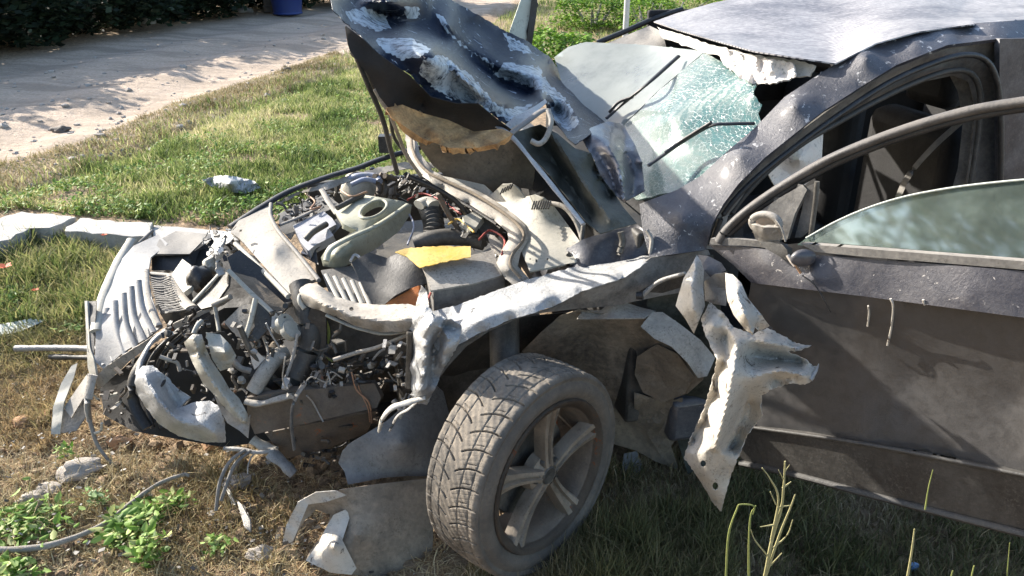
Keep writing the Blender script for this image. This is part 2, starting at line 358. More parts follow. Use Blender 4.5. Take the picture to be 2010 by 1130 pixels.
def tube_data(pts, r, seg=10, flat=1.0, n=6, wob=0, ribs=0, cap=True, sm=True):
    c = spline(pts, n) if sm else list(pts); V = []; F = []; N = len(c)
    for i, p in enumerate(c):
        d = (c[min(i+1, N-1)]-c[max(i-1, 0)]); x, y_ = frame_at(d)
        rr = r if not isinstance(r, (list, tuple)) else r[0]+(r[-1]-r[0])*i/(N-1)
        if wob: rr *= 1+wob*noise.noise(p*30)
        if ribs: rr *= 1+.09*(1 if i % 2 else -1)
        for k in range(seg):
            a = 2*math.pi*k/seg; V.append(p+x*math.cos(a)*rr+y_*math.sin(a)*rr*flat)
    for i in range(N-1):
        for k in range(seg):
            F.append((i*seg+k, i*seg+(k+1) % seg, (i+1)*seg+(k+1) % seg, (i+1)*seg+k))
    if cap: F.append(tuple(range(seg))[::-1]); F.append(tuple((N-1)*seg+k for k in range(seg)))
    return V, F
def tube(name, mat, parent, px, r, m='v', k=0.0, seg=10, flat=1.0, n=6, wob=0, ribs=0, sm=True, **kw):
    pts = [P(a[0], a[1], a[2] if len(a) > 2 else k, m) if not isinstance(a, Vector) else a for a in px]
    V, F = tube_data(pts, r, seg, flat, n, wob, ribs, True, sm)
    return mesh(name, V, F, mat, parent, **kw)
def box_data(o, x, y_, z):
    V = [o+x*i+y_*j+z*l for l in (0, 1) for j in (0, 1) for i in (0, 1)]
    return V, [(0, 2, 3, 1), (4, 5, 7, 6), (0, 1, 5, 4), (2, 6, 7, 3), (0, 4, 6, 2), (1, 3, 7, 5)]
def bevel(o, wd, seg=2):
    m = o.modifiers.new('bevel', 'BEVEL'); m.width = wd; m.segments = seg; m.limit_method = 'ANGLE'; return o
def slab(name, mat, parent, a, b_, c, th, m='z', k=0.0, bv=.004, down=None, **kw):
    """a block: a, b_, c are three corners of its top face as seen; th its thickness"""
    p = [P(q[0], q[1], q[2] if len(q) > 2 else k, m) for q in (a, b_, c)]
    x = p[1]-p[0]; y_ = p[2]-p[0]; nn = x.cross(y_).normalized()
    if nn.dot(O-p[0]) < 0: nn = -nn
    V, F = box_data(p[0]-nn*th, x, y_, nn*th)
    if x.cross(y_).dot(nn) < 0: F = [f[::-1] for f in F]
    o = mesh(name, V, F, mat, parent, smooth=30, **kw)
    if bv: bevel(o, bv)
    return o
def merge(parts):
    V = []; F = []
    for v, f in parts:
        s = len(V); V += v; F += [tuple(i+s for i in q) for q in f]
    return V, F
def lump_data(c, r, seed=0, sub=2, rough=.35, sq=(1, 1, 1)):
    bm = bmesh.new(); bmesh.ops.create_icosphere(bm, subdivisions=sub, radius=1)
    V = []; s = Vector((seed*3.7, seed*1.3, 0))
    for v in bm.verts:
        p = v.co.copy(); f = 1+rough*noise.noise(p*1.3+s)+rough*.5*noise.noise(p*3+s)
        V.append(Vector(c)+Vector((p.x*sq[0], p.y*sq[1], p.z*sq[2]))*r*f)
    F = [tuple(v.index for v in f.verts) for f in bm.faces]; bm.free(); return V, F
def big_mesh(name, V, F3, tint, mat, **kw):
    """V (n,3), F3 (m,3) triangles, tint (n,3)"""
    me = bpy.data.meshes.new(name); me.vertices.add(len(V)); me.vertices.foreach_set('co', np.asarray(V, np.float32).ravel())
    me.loops.add(len(F3)*3); me.loops.foreach_set('vertex_index', np.asarray(F3, np.int32).ravel())
    me.polygons.add(len(F3)); me.polygons.foreach_set('loop_start', np.arange(0, len(F3)*3, 3, dtype=np.int32))
    me.update(calc_edges=True)
    if tint is not None:
        at_ = me.attributes.new('tint', 'FLOAT_COLOR', 'POINT'); at_.data.foreach_set('color', np.c_[tint, np.ones(len(tint))].astype(np.float32).ravel())
    return link(name, me, mat, kw.pop('parent', None), **kw)
# ================================================================== THE GROUND
ROAD = [(-9.5, 1.0), (-3.79, 5.73), (-2.97, 8.63), (-2.4, 11.1), (-1.3, 15), (0.0, 19.7), (2.2, 30)]
def road_side(x, y):
    """signed distance to the near edge of the dirt road (positive: on the road)"""
    best = 9e9; sg = 1
    for (x0, y0), (x1, y1) in zip(ROAD, ROAD[1:]):
        dx, dy = x1-x0, y1-y0; t = max(0, min(1, ((x-x0)*dx+(y-y0)*dy)/(dx*dx+dy*dy)))
        d = math.hypot(x-x0-dx*t, y-y0-dy*t)
        if d < best: best = d; sg = 1 if dx*(y-y0)-dy*(x-x0) > 0 else -1
    return best*sg
def gz(x, y):
    z = .018*noise.noise(Vector((x*.9, y*.9, 3)))+.012*noise.noise(Vector((x*4, y*4, 1)))
    if abs(x) < 3 and y < 5: z += .02*noise.noise(Vector((x*11, y*11, 7)))+.012*noise.noise(Vector((x*27, y*27, 2)))
    r = road_side(x, y)
    if r > -.3: z += .014*noise.noise(Vector((x*2.1+y*.7, y*1.1, 6)))+.012*noise.noise(Vector((x*4.6, y*3.1, 8)))
    z += -.05*math.exp(-((r+.25)/.16)**2) - .02*max(0, min(1, r)) + (.03*math.sin(r*4.2)*max(0, min(1, r)) if 0 < r < 4.5 else 0)
    if y < 5 and x < .2: z += -.03*max(0, min(1, (-.5-x)))*max(0, min(1, (3.6-y)))
    return z
def axis(a, b_, fine0, fine1, st, grow=1.065):
    L = [fine0]
    while L[-1] < fine1: L.append(L[-1]+st)
    s = st
    while L[-1] < b_: s *= grow; L.append(L[-1]+s)
    s = st; K = []; x = fine0
    while x > a: s *= grow; x -= s; K.append(x)
    return K[::-1]+L
xs = axis(-300, 300, -3.2, 2.2, .028); ys = axis(-60, 400, .9, 5.0, .028)
V = []; Zn = []
for y in ys:
    for x in xs:
        r = road_side(x, y)
        V.append((x, y, gz(x, y))); q = r+.6*noise.noise(Vector((x*1.1, y*1.1, 0)))+.3*noise.noise(Vector((x*6, y*6, 0)))
        wide = 1.0 if r < 4.6 else max(0, 1-(r-4.6)/.8)
        Zn.append(max(0, min(1, (q+.1)/.35))*wide)
nx = len(xs)
F = [(j*nx+i, j*nx+i+1, (j+1)*nx+i+1, (j+1)*nx+i) for j in range(len(ys)-1) for i in range(nx-1)]
me = bpy.data.meshes.new('ground'); me.from_pydata(V, [], F); me.update()
a_ = me.attributes.new('zone', 'FLOAT', 'POINT'); a_.data.foreach_set('value', Zn)
me.polygons.foreach_set('use_smooth', [True]*len(me.polygons))
link('ground', me, 'ground_soil', kind='structure')

# ------------------------------------------------------------------ grasses (nobody could count them)
def blades(name, N, region, hgt, wid, cols, lean=.35, mat='grass_blades', dens=None, curl=.5, seed=1, flatf=0, kind='stuff', patch=None, **kw):
    """region: list of (px,py) on the ground as seen, or a function giving N points"""
    g = np.random.RandomState(seed)
    P3 = np.array([tuple(P(a[0], a[1], 0, 'z'))[:2] for a in region]); mn = P3.min(0); mx = P3.max(0); poly = [tuple(q) for q in P3]
    pts = []
    while len(pts) < N:
        q = g.uniform(mn, mx, (N, 2))
        x, y = q[:, 0], q[:, 1]; c = np.zeros(len(q), bool); j = len(poly)-1
        for i in range(len(poly)):
            xi, yi = poly[i]; xj, yj = poly[j]
            cond = ((yi > y) != (yj > y)) & (x < (xj-xi)*(y-yi)/(yj-yi+1e-12)+xi); c ^= cond; j = i
        pts += [tuple(a) for a in q[c]]
    pts = np.array(pts[:N])
    keep = []; hs = []
    for (x, y) in pts:
        d = 1.0 if dens is None else dens(x, y)
        keep.append(g.rand() < d)
    pts = pts[np.array(keep)]; N = len(pts)
    pn = np.array([noise.noise(Vector((x*2.6, y*2.6, 5)))*.7+noise.noise(Vector((x*9, y*9, 2)))*.5 for x, y in pts])
    z0 = np.array([gz(x, y) for x, y in pts])-.004
    h = hgt*(.4+.85*g.rand(N))*np.clip(1+1.0*pn, .35, 2.2); w_ = wid*(.6+.8*g.rand(N)); a = g.rand(N)*6.283
    ln = lean*(.3+g.rand(N)*1.4); la = g.rand(N)*6.283
    if flatf: ln = np.where(g.rand(N) < flatf, 2.5+2*g.rand(N), ln)
    dx = np.cos(la)*ln*h; dy = np.sin(la)*ln*h; nrm = np.sqrt(1+ln**2); zz = h/nrm; dx /= nrm; dy /= nrm
    wx = np.cos(a)*w_; wy = np.sin(a)*w_
    B = np.c_[pts, z0]
    v0 = B+np.c_[-wx, -wy, 0*wx]; v1 = B+np.c_[wx, wy, 0*wx]
    m = B+np.c_[dx*(.5-curl*.3), dy*(.5-curl*.3), zz*.58]
    v2 = m+np.c_[wx, wy, 0*wx]*.75; v3 = m-np.c_[wx, wy, 0*wx]*.75
    v4 = B+np.c_[dx*1.1, dy*1.1, zz*(1-.25*curl*ln)]
    Vv = np.stack([v0, v1, v2, v3, v4], 1).reshape(-1, 3)
    i0 = np.arange(N)*5
    Ff = np.stack([np.c_[i0, i0+1, i0+2], np.c_[i0, i0+2, i0+3], np.c_[i0+3, i0+2, i0+4]], 1).reshape(-1, 3)
    cols = np.array(cols); pm = np.array([noise.noise(Vector((x*.9, y*.9, 9))) for x, y in pts]); t = np.clip(.48-pn*.6+pm*.7+g.randn(N)*.25, 0, .999)*(len(cols)-1); k = t.astype(int); fr = (t-k)[:, None]
    cc = cols[k]*(1-fr)+cols[np.minimum(k+1, len(cols)-1)]*fr; cc = cc*(.8+.4*g.rand(N))[:, None]
    T = np.repeat(cc, 5, 0)
    return big_mesh(name, Vv, Ff, T, mat, kind=kind, **kw)
GR = [(.07, .11, .03), (.16, .22, .06), (.3, .35, .12), (.45, .44, .2), (.62, .55, .34)]
def verge(x, y):
    r = road_side(x, y)
    d = 1.0 if r < -.45 else max(0.0, min(1, (-r-.02)/.45))
    return d*(.62+.9*noise.noise(Vector((x*3, y*3, 0)))+.5*noise.noise(Vector((x*1.1, y*1.1, 4))))+.08
blades('grass', 170000, [(-60, 420), (-60, 390), (150, 300), (330, 225), (470, 190), (660, 115), (760, 60), (860, 60), (860, 350), (520, 420), (440, 445), (300, 432), (150, 420), (40, 408)],
       .085, .0038, GR, dens=verge, lean=.5, seed=3, label='bright green mown verge grass', cat=None)
blades('grass', 90000, [(930, 120), (955, 60), (985, 28), (1020, 5), (1060, -25), (1130, -60), (1500, -60), (1500, 120)], .11, .005, GR[:4]+[(.3, .3, .12)], dens=verge, seed=4, lean=.5)
blades('grass', 9000, [(-80, 470), (-80, 640), (60, 650), (230, 640), (260, 520), (330, 465), (140, 462), (60, 470)], .12, .004,
       [(.08, .12, .04), (.16, .2, .06), (.3, .29, .12), (.42, .36, .2)], lean=.6, seed=5)
blades('grass', 9000, [(-60, 640), (-60, 860), (90, 880), (180, 760), (180, 640)], .07, .002,
       [(.12, .13, .05), (.2, .2, .08), (.36, .3, .15), (.3, .22, .12)], lean=.9, seed=6)
blades('straw_litter', 42000, [(-60, 560), (-60, 1200), (900, 1200), (880, 1080), (600, 900), (430, 860), (200, 760), (170, 640), (160, 560)], .055, .0016,
       [(.14, .085, .05), (.34, .22, .11), (.52, .4, .22), (.66, .55, .34), (.36, .24, .13)], lean=1.6, mat='straw_litter', flatf=.7, seed=7)
blades('dry_grass', 5000, [(-40, 860), (-40, 1180), (560, 1180), (600, 1000), (420, 880)],   .085, .0018, [(.2, .15, .06), (.36, .3, .16), (.5, .42, .26)], lean=.9, seed=17, mat='straw_litter')
UG = [(.11, .12, .05), (.2, .19, .085), (.38, .3, .17), (.55, .45, .3)]
blades('grass', 17000, [(860, 1200), (930, 1090), (1120, 1010), (1200, 930), (1290, 890), (1460, 900), (2090, 1020), (2090, 1220)], .085, .002, UG, lean=.55, seed=8)
blades('straw_litter', 42000, [(860, 1200), (930, 1060), (1200, 930), (1460, 880), (2090, 1000), (2090, 1220)], .06, .0011, [(.2, .14, .09), (.4, .31, .2), (.55, .45, .32)], lean=1.8, mat='straw_litter', flatf=.75, seed=9)
blades('grass', 5000, [(1000, 1200), (1140, 1060), (1300, 1000), (1420, 1010), (1460, 1200)], .13, .0018, UG[:3], lean=.45, seed=12)

blades('dry_grass', 26000, [(-60, 430), (-60, 340), (150, 285), (330, 205), (470, 165), (660, 100), (700, 125), (560, 190), (330, 270), (160, 350)], .06, .0032, [(.2, .16, .07), (.42, .34, .18), (.55, .46, .27), (.3, .3, .1)], lean=.9, seed=31, mat='straw_litter', flatf=.3)
# leafy cover: little leaves on short stalks
def leaves(name, pts, size, cols, mat='leaf_green', per=1, seed=0, flat=.6, **kw):
    g = np.random.RandomState(seed); pts = np.asarray(pts); N = len(pts)
    a = g.rand(N)*6.283; tl = (g.rand(N)-.5)*2*flat; s = size*(.6+.8*g.rand(N))
    ux = np.c_[np.cos(a)*np.cos(tl), np.sin(a)*np.cos(tl), np.sin(tl)]; b2 = g.rand(N)*6.283; r_ = g.randn(N, 3); vx = np.cross(ux, r_*np.array([.5, .5, 0])+np.array([0, 0, 1.])); vx /= np.linalg.norm(vx, axis=1)[:, None]+1e-9
    s1 = s[:, None]
    wz = np.cross(ux, vx)
    v = np.stack([pts, pts+ux*s1*.3+vx*s1*.24+wz*s1*.1, pts+ux*s1*.7+vx*s1*.2+wz*s1*.08, pts+ux*s1-wz*s1*.06, pts+ux*s1*.7-vx*s1*.2+wz*s1*.08, pts+ux*s1*.3-vx*s1*.24+wz*s1*.1, pts+ux*s1*.5], 1).reshape(-1, 3)
    i0 = np.arange(N)*7; F_ = np.stack([np.c_[i0+6, i0+k, i0+(k+1) % 6] for k in range(6)], 1).reshape(-1, 3)
    if size > .05:
        v = np.stack([pts, pts+ux*s1*.5+vx*s1*.32, pts+ux*s1, pts+ux*s1*.5-vx*s1*.32], 1).reshape(-1, 3)
        i0 = np.arange(N)*4; F_ = np.stack([np.c_[i0, i0+1, i0+2], np.c_[i0, i0+2, i0+3]], 1).reshape(-1, 3)
    cols = np.array(cols); c = cols[g.randint(0, len(cols), N)]*(.75+.5*g.rand(N))[:, None]
    return big_mesh(name, v, F_, np.repeat(c, 4 if size > .05 else 7, 0), mat, **kw)
gg = np.random.RandomState(77); pl = []
while len(pl) < 5500:
    q = P(gg.uniform(0, 1000), gg.uniform(60, 440), 0, 'z')
    if q.y > 30 or road_side(q.x, q.y) > -.3: continue
    if noise.noise(Vector((q.x*2.2, q.y*2.2, 11))) > .12: pl.append((q.x+gg.randn()*.03, q.y+gg.randn()*.03, gz(q.x, q.y)+.02+gg.rand()*.07))
leaves('verge_weeds', pl, .032, [(.12, .22, .04), (.2, .32, .07), (.3, .4, .12)], seed=5, flat=.7, kind='stuff')
# soil clods and crumbs
parts = []
g = random.Random(5)
for i in range(1300):
    px = g.uniform(-20, 820) if i < 1050 else g.uniform(900, 2000); py = g.uniform(620, 1130) if i < 300 else (g.uniform(820, 1135) if i < 1050 else g.uniform(1000, 1130))
    p = P(px, py, 0, 'z'); r_ = g.uniform(.004, .016) if i % 9 else g.uniform(.015, .03)
    parts.append(lump_data((p.x, p.y, gz(p.x, p.y)+r_*.2), r_, i, 1, .7, (1, 1, .7)))
V, F = merge(parts); mesh('soil_clods', V, F, 'ground_soil', smooth=0, kind='stuff')

parts = []
for i in range(900):
    px = g.uniform(-30, 1000); py = g.uniform(40, 400); p = P(px, py, 0, 'z')
    if not -.4 < road_side(p.x, p.y) < 4.2: continue
    r_ = g.choice((.008, .012, .018, .03)) if i % 20 else .045
    parts.append(lump_data((p.x, p.y, gz(p.x, p.y)+r_*.2), r_, i, 1, .6, (1, 1, .6)))
V, F = merge(parts); mesh('road_pebbles', V, F, 'stone', smooth=0, kind='stuff')
# ------------------------------------------------------------------ concrete kerb stones
def kerb(pts_top, zt, lab, jag=2.5, seed=1):
    top = [P(a[0], a[1], zt, 'z') for a in pts_top]; rng = random.Random(seed)
    L = []
    n = len(top)
    for i in range(n):
        a, b_ = top[i], top[(i+1) % n]; q = max(1, int((b_-a).length/.05))
        for j in range(q): L.append(a.lerp(b_, j/q)+Vector((rng.uniform(-1, 1), rng.uniform(-1, 1), rng.uniform(-.6, .3)))*.004*jag)
    n = len(L); V = L+[Vector((p.x, p.y, -.08)) for p in L]
    c = sum(L, Vector())/n; F = [(i, (i+1) % n, n+(i+1) % n, n+i) for i in range(n)]
    V.append(c); F += [(i, 2*n, (i+1) % n) for i in range(n)]
    bm = bmesh.new(); vs = [bm.verts.new(v) for v in V]; [bm.faces.new([vs[i] for i in f]) for f in F]
    bmesh.ops.recalc_face_normals(bm, faces=bm.faces)
    V2 = [v.co.copy() for v in bm.verts]; bm.verts.index_update(); F2 = [tuple(v.index for v in f.verts) for f in bm.faces]; bm.free()
    o = mesh('kerb_stone', V2, F2, 'concrete', smooth=30, label=lab, cat='kerb stone', group='concrete kerb stones lying along the verge'); bevel(o, .008)
kerb([(-90, 462), (-60, 440), (45, 414), (147, 425), (100, 447), (60, 446), (20, 468), (-90, 500)], .13, 'widest concrete kerb stone at the left, its near end broken away', seed=1)
kerb([(122, 452), (158, 427), (300, 438), (291, 465), (210, 459)], .12, 'middle concrete kerb stone between the wide one and the loose bumper', seed=2)
kerb([(302, 440), (440, 453), (470, 470), (400, 478), (296, 466)], .10, 'narrow concrete kerb stone reaching behind the broken grille', seed=3)

# ------------------------------------------------------------------ the hedge behind the road
g = random.Random(3)
def hedge_bush(c, rx, ry, h, n, cols, name='hedge_bush', lab='', cat='bush', group=None, ls=.09, base=0.0, seed=0):
    e = empty(name, lab, cat, c, group); r_ = np.random.RandomState(seed)
    u = r_.randn(n*2, 3); u /= np.linalg.norm(u, axis=1)[:, None]; rad = (.55+.45*r_.rand(len(u)))**.6
    q = np.array([.22*noise.noise(Vector(tuple(a*2.3))+Vector((seed, 0, 0)))+.16*noise.noise(Vector(tuple(a*6))+Vector((seed, 3, 0))) for a in u])
    u[:, 2] = np.sign(u[:, 2])*np.abs(u[:, 2])**.6; p = u*(rad*(1+q*1.6))[:, None]*np.array([rx, ry, h*.5])+np.array([0, 0, h*.47+base]); p = p[p[:, 2] > .03][:n]
    leaves('crown', p, ls, cols, parent=e, seed=seed)
    V, F = [], []; L = []
    for i in range(4):
        a = i*1.7+seed; L.append(tube_data([Vector((.1*math.cos(a), .1*math.sin(a), -.05)), Vector((rx*.3*math.cos(a), ry*.3*math.sin(a), h*.35)), Vector((rx*.6*math.cos(a), ry*.6*math.sin(a), h*.8))], [.05, .012], 6))
    V, F = merge(L); me = bpy.data.meshes.new('stem'); me.from_pydata([tuple(v) for v in V], [], F); link('stem', me, 'branch_bark', e)
    return e
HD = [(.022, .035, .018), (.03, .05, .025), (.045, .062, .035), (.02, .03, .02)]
labs = ['dark backlit hedge bush at the far left edge of the dirt road', 'dark hedge bush second from the left behind the dirt road', 'dark hedge bush in the middle of the row behind the road, above the pale stone',
        'dark hedge bush just left of the blue barrel', 'dark hedge bush behind the blue barrel', 'dark hedge bush right behind the raised tip of the bonnet']
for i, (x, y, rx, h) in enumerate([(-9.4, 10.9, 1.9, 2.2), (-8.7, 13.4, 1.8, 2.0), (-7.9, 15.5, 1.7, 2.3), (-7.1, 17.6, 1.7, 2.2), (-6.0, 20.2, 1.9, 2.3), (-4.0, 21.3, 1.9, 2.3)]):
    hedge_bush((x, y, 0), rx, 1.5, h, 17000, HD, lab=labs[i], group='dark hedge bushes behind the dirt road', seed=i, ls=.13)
# bright low bushes beyond the windscreen
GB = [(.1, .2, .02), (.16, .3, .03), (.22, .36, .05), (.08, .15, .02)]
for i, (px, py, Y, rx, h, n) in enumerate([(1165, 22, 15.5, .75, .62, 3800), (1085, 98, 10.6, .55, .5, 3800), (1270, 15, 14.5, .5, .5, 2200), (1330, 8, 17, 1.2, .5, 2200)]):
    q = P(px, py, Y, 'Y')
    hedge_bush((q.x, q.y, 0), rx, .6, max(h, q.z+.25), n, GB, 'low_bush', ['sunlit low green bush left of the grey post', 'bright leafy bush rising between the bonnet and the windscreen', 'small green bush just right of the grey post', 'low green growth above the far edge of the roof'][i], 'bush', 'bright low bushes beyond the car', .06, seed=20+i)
for i, (x, y) in enumerate([(-7.2, -.9), (-6.6, -2.6), (-5.6, -4.2), (-4.3, -5.6), (-8.6, -2.9)]):
    hedge_bush((x, y, 0), 1.5, 1.4, 5.6-.4*(i % 2), 6500, [(.06, .1, .02), (.14, .18, .04), (.28, .24, .08), (.03, .05, .015)], 'small_tree', ['small leafy tree behind the viewer, leftmost of those mirrored in the door window', 'small leafy tree behind the viewer, second from the left', 'small leafy tree behind the viewer, third from the left', 'small leafy tree behind the viewer, rightmost of the row', 'small leafy tree set back behind the row of trees behind the viewer'][i], 'tree', group='trees mirrored in the door window', seed=40+i, ls=.17)
# post
q = P(1226, 92, 0, 'z'); V, F = tube_data([Vector((q.x, q.y, 0)), Vector((q.x, q.y, 1.6))], .045, 16, 1, 1, sm=False)
mesh('metal_post', V, F, 'post_metal', label='slim light grey metal post standing among the bushes', cat='post')
# barrel in the distance
q = P(565, 27, 0, 'z'); e = empty('blue_barrel', 'dark blue barrel with a bright blue side standing at the hedge', 'barrel', (q.x, q.y, 0))
def lathe(prof, seg=32):
    V = []; F = []
    for r_, z in prof:
        for k in range(seg): V.append(Vector((r_*math.cos(6.28318*k/seg), r_*math.sin(6.28318*k/seg), z)))
    for i in range(len(prof)-1):
        for k in range(seg): F.append((i*seg+k, i*seg+(k+1) % seg, (i+1)*seg+(k+1) % seg, (i+1)*seg+k))
    return V, F
def local_mesh(name, V, F, mat, parent, smooth=40, **kw):
    me = bpy.data.meshes.new(name); me.from_pydata([tuple(v) for v in V], [], F); me.validate(); me.update()
    me.polygons.foreach_set('use_smooth', [True]*len(me.polygons)); me.set_sharp_from_angle(angle=R(smooth)); return link(name, me, mat, parent, **kw)
V, F = lathe([(.001, 0), (.3, 0), (.32, .02), (.3, .05), (.33, .3), (.345, .32), (.33, .34), (.33, .6), (.345, .62), (.33, .64), (.3, .9), (.32, .93), (.29, .95), (.001, .95)])
local_mesh('shell', V, F, 'barrel_blue', e); V, F = lathe([(.33, .94), (.345, .94), (.345, .98), (.33, .98), (.33, .94)]); local_mesh('rim', V, F, 'steel_dark', e)
q2 = P(528, 24, 0, 'z'); V, F = merge([box_data(Vector((q2.x-.1, q2.y, 0)), Vector((.28, 0, 0)), Vector((0, .2, 0)), Vector((0, 0, .9)))]+[box_data(Vector((q2.x-.12, q2.y-.02, z)), Vector((.32, 0, 0)), Vector((0, .24, 0)), Vector((0, 0, .05))) for z in (.1, .3, .5, .7)])
bevel(mesh('stacked_crate', V, F, 'rusty_steel', label='brownish slatted crate leaning left of the blue barrel', cat='crate'), .01)
# far stones at the hedge
for i, (px, py, r_, lab) in enumerate([(290, 44, .17, 'pale rounded stone lying at the foot of the hedge'), (248, 41, .11, 'flat pale stone left of the rounded stone at the hedge'), (368, 34, .07, 'small whitish stone at the hedge right of the rounded stone'),
                               (482, 23, .12, 'white rubbish lump at the hedge left of the crate'), (562, 138, .05, 'dark lump of earth alone on the sunlit road'), (118, 250, .06, 'brown clod at the near side of the dirt road')]):
    p = P(px, py, 0, 'z'); V, F = lump_data((p.x, p.y, gz(p.x, p.y)+r_*.3), r_, i+60, 3, .45, (1.3, 1, .6)); mesh('stone', V, F, 'stone' if i not in (4, 5) else 'rusty_steel', label=lab, cat='stone', group='stones beside the dirt road')
# near stones
for i, (px, py, r_, mt, lab, cat) in enumerate([(232, 850, .036, 'brick_chunk', 'orange lump of brick beside the hanging cable', 'brick'), (150, 905, .055, 'stone', 'squarish grey stone half buried at the left', 'stone'),
        (88, 945, .035, 'stone', 'small pale angular stone below the squarish grey stone', 'stone'), (60, 965, .04, 'stone', 'dark stone leaning on the pale angular stone at the left', 'stone'), (40, 815, .03, 'brick_chunk', 'reddish lump of earth near the left edge', 'clod'),
        (100, 800, .026, 'brick_chunk', 'brown lump of earth left of the bumper end', 'clod'), (462, 940, .04, 'stone', 'flat beige stone under the torn front corner', 'stone'), (415, 862, .03, 'brick_chunk', 'brown clod in the shade under the silver lamp shell', 'clod'), (510, 1085, .03, 'stone', 'pinkish stone left of the curled liner', 'stone')]):
    p = P(px, py, r_*.5, 'z'); V, F = lump_data((p.x, p.y, gz(p.x, p.y)+r_*.35), r_, i+80, 3, .5, (1.25, 1, .7)); mesh('rock', V, F, mt, label=lab, cat=cat, group='stones and clods in front of the car')
# branch
def ground_tube(name, px, r_, mat, lift, label, cat, **kw):
    pts = []
    for a in px: q = P(a[0], a[1], a[2] if len(a) > 2 else lift, 'z'); pts.append(q)
    V, F = tube_data(pts, r_, 10, 1, 8, .25); return mesh(name, V, F, mat, label=label, cat=cat, **kw)
ground_tube('fallen_branch', [(-60, 1080, .02), (60, 1076, .02), (130, 1060, .02), (200, 1030, .03), (260, 985, .03), (310, 950, .035), (358, 932, .035), (372, 934, .03)], [.0105, .006], 'branch_bark', .02, 'long curved grey branch lying across the bottom left', 'branch')
# weeds: dry forked stems in the right foreground
def weed(name, stems, mat, lab, cat, tint=None, **kw):
    L = []
    for s in stems: L.append(tube_data([P(a[0], a[1], a[2], 'Y') for a in s[0]], s[1], 6, 1, 5, .2))
    V, F = merge(L); return mesh(name, V, F, mat, label=lab, cat=cat, **kw)
dusty('dry_stem', (.3, .28, .12), dust=(.42, .38, .2), amt=.6, rough=.8, scale=30)
dusty('green_stem', (.2, .25, .06), dust=(.3, .3, .1), amt=.6, rough=.8, scale=30)
Yw = 1.42
weed('dry_weed', [([(1498, 1150, Yw), (1515, 1060, Yw), (1533, 1000, Yw), (1538, 960, Yw), (1541, 905, Yw)], [.0042, .0018]), ([(1514, 1060, Yw), (1528, 980, Yw), (1512, 940, Yw), (1496, 918, Yw)], [.0032, .0013]),
    ([(1500, 1140, Yw), (1530, 1050, Yw), (1552, 995, Yw), (1561, 970, Yw)], [.0032, .0013]), ([(1536, 958, Yw), (1553, 945, Yw)], [.0022, .0011]), ([(1518, 1030, Yw), (1492, 1034, Yw)], [.0022, .0011]), ([(1523, 990, Yw), (1512, 965, Yw)], [.0022, .0011]), ([(1530, 995, Yw), (1550, 992, Yw)], [.002, .0012]), ([(1506, 1090, Yw), (1482, 1060, Yw), (1474, 1040, Yw)], [.0022, .001]), ([(1518, 1075, Yw), (1545, 1050, Yw), (1556, 1020, Yw)], [.002, .001]), ([(1512, 1110, Yw), (1535, 1085, Yw)], [.002, .001]), ([(1537, 940, Yw), (1528, 922, Yw)], [.0016, .0008]), ([(1541, 925, Yw), (1550, 912, Yw)], [.0014, .0007])],
    'dry_stem', 'tallest forked dry yellow weed in the right foreground', 'weed')
weed('dry_weed', [([(1425, 1130, Yw), (1430, 1050, Yw), (1446, 1000, Yw), (1453, 990, Yw), (1480, 993, Yw), (1478, 1010, Yw)], [.0026, .0012]), ([(1470, 1130, Yw), (1470, 1060, Yw), (1474, 1010, Yw), (1484, 992, Yw)], [.0028, .0012])], 'green_stem', 'bent greenish weed just left of the tallest forked weed', 'weed')
weed('dry_weed', [([(1780, 1140, 1.33), (1790, 1080, 1.33), (1795, 1038, 1.33)], [.0028, .0014])], 'dry_stem', 'single dry stalk standing beside the blue scrap', 'weed')
weed('dry_weed', [([(1816, 1000, 1.36), (1822, 960, 1.36), (1831, 922, 1.36)], [.0017, .0008])], 'green_stem', 'thin green stalk standing in front of the door sill', 'weed')
weed('dry_weed', [([(1905, 1140, 1.3), (1912, 1110, 1.3)], [.002, .0012]), ([(1862, 1150, 1.3), (1870, 1120, 1.3)], [.002, .0012]), ([(1975, 1150, 1.3), (1982, 1065, 1.3)], [.0014, .0007])], 'green_stem', 'short thin stalks at the bottom right corner', 'weed')
# blue scrap
p = P(1793, 1112, .03, 'z'); V, F = lump_data((p.x, p.y, .03), .017, 5, 2, .2, (1, .5, 1)); mesh('blue_scrap', V, F, 'blue_scrap', label='small round light blue scrap in the grass at the bottom right', cat='scrap')
# leafy weeds bottom left
def leafy(px, py, rad, n, size, cols, lab, seed, hgt=.05):
    q = P(px, py, 0, 'z'); e = empty('leafy_weed', lab, 'weed', (q.x, q.y, gz(q.x, q.y)), 'leafy weeds in front of the car'); r_ = np.random.RandomState(seed)
    n = int(n*2.2); size *= .78
    pp = np.c_[r_.randn(n)*rad*.5, r_.randn(n)*rad*.4, .012+hgt*r_.rand(n)]
    leaves('leaves', pp, size, cols, parent=e, seed=seed, flat=.5)
    L = [tube_data([Vector((0, 0, 0)), Vector((p_[0]*.5, p_[1]*.5, p_[2]*.8)), Vector(tuple(p_))], .0009, 4, 1, 2) for p_ in pp[::5]]; V, F = merge(L); local_mesh('stalks', V, F, 'green_stem', e)
LG = [(.1, .2, .03), (.2, .34, .06), (.33, .48, .13), (.42, .46, .18)]
leafy(45, 1025, .13, 150, .042, LG, 'leafy green weed at the left edge above the branch', 1)
leafy(285, 1010, .06, 90, .036, LG, 'leafy green weed growing against the branch', 2)
leafy(345, 995, .05, 60, .034, LG, 'clump of leaves right of the branch', 3)
leafy(250, 1050, .08, 90, .045, LG, 'biggest leafy weed below the branch', 4, .08)
leafy(290, 1100, .045, 50, .04, LG, 'tall thin leafy weed at the bottom left of centre', 5, .09)
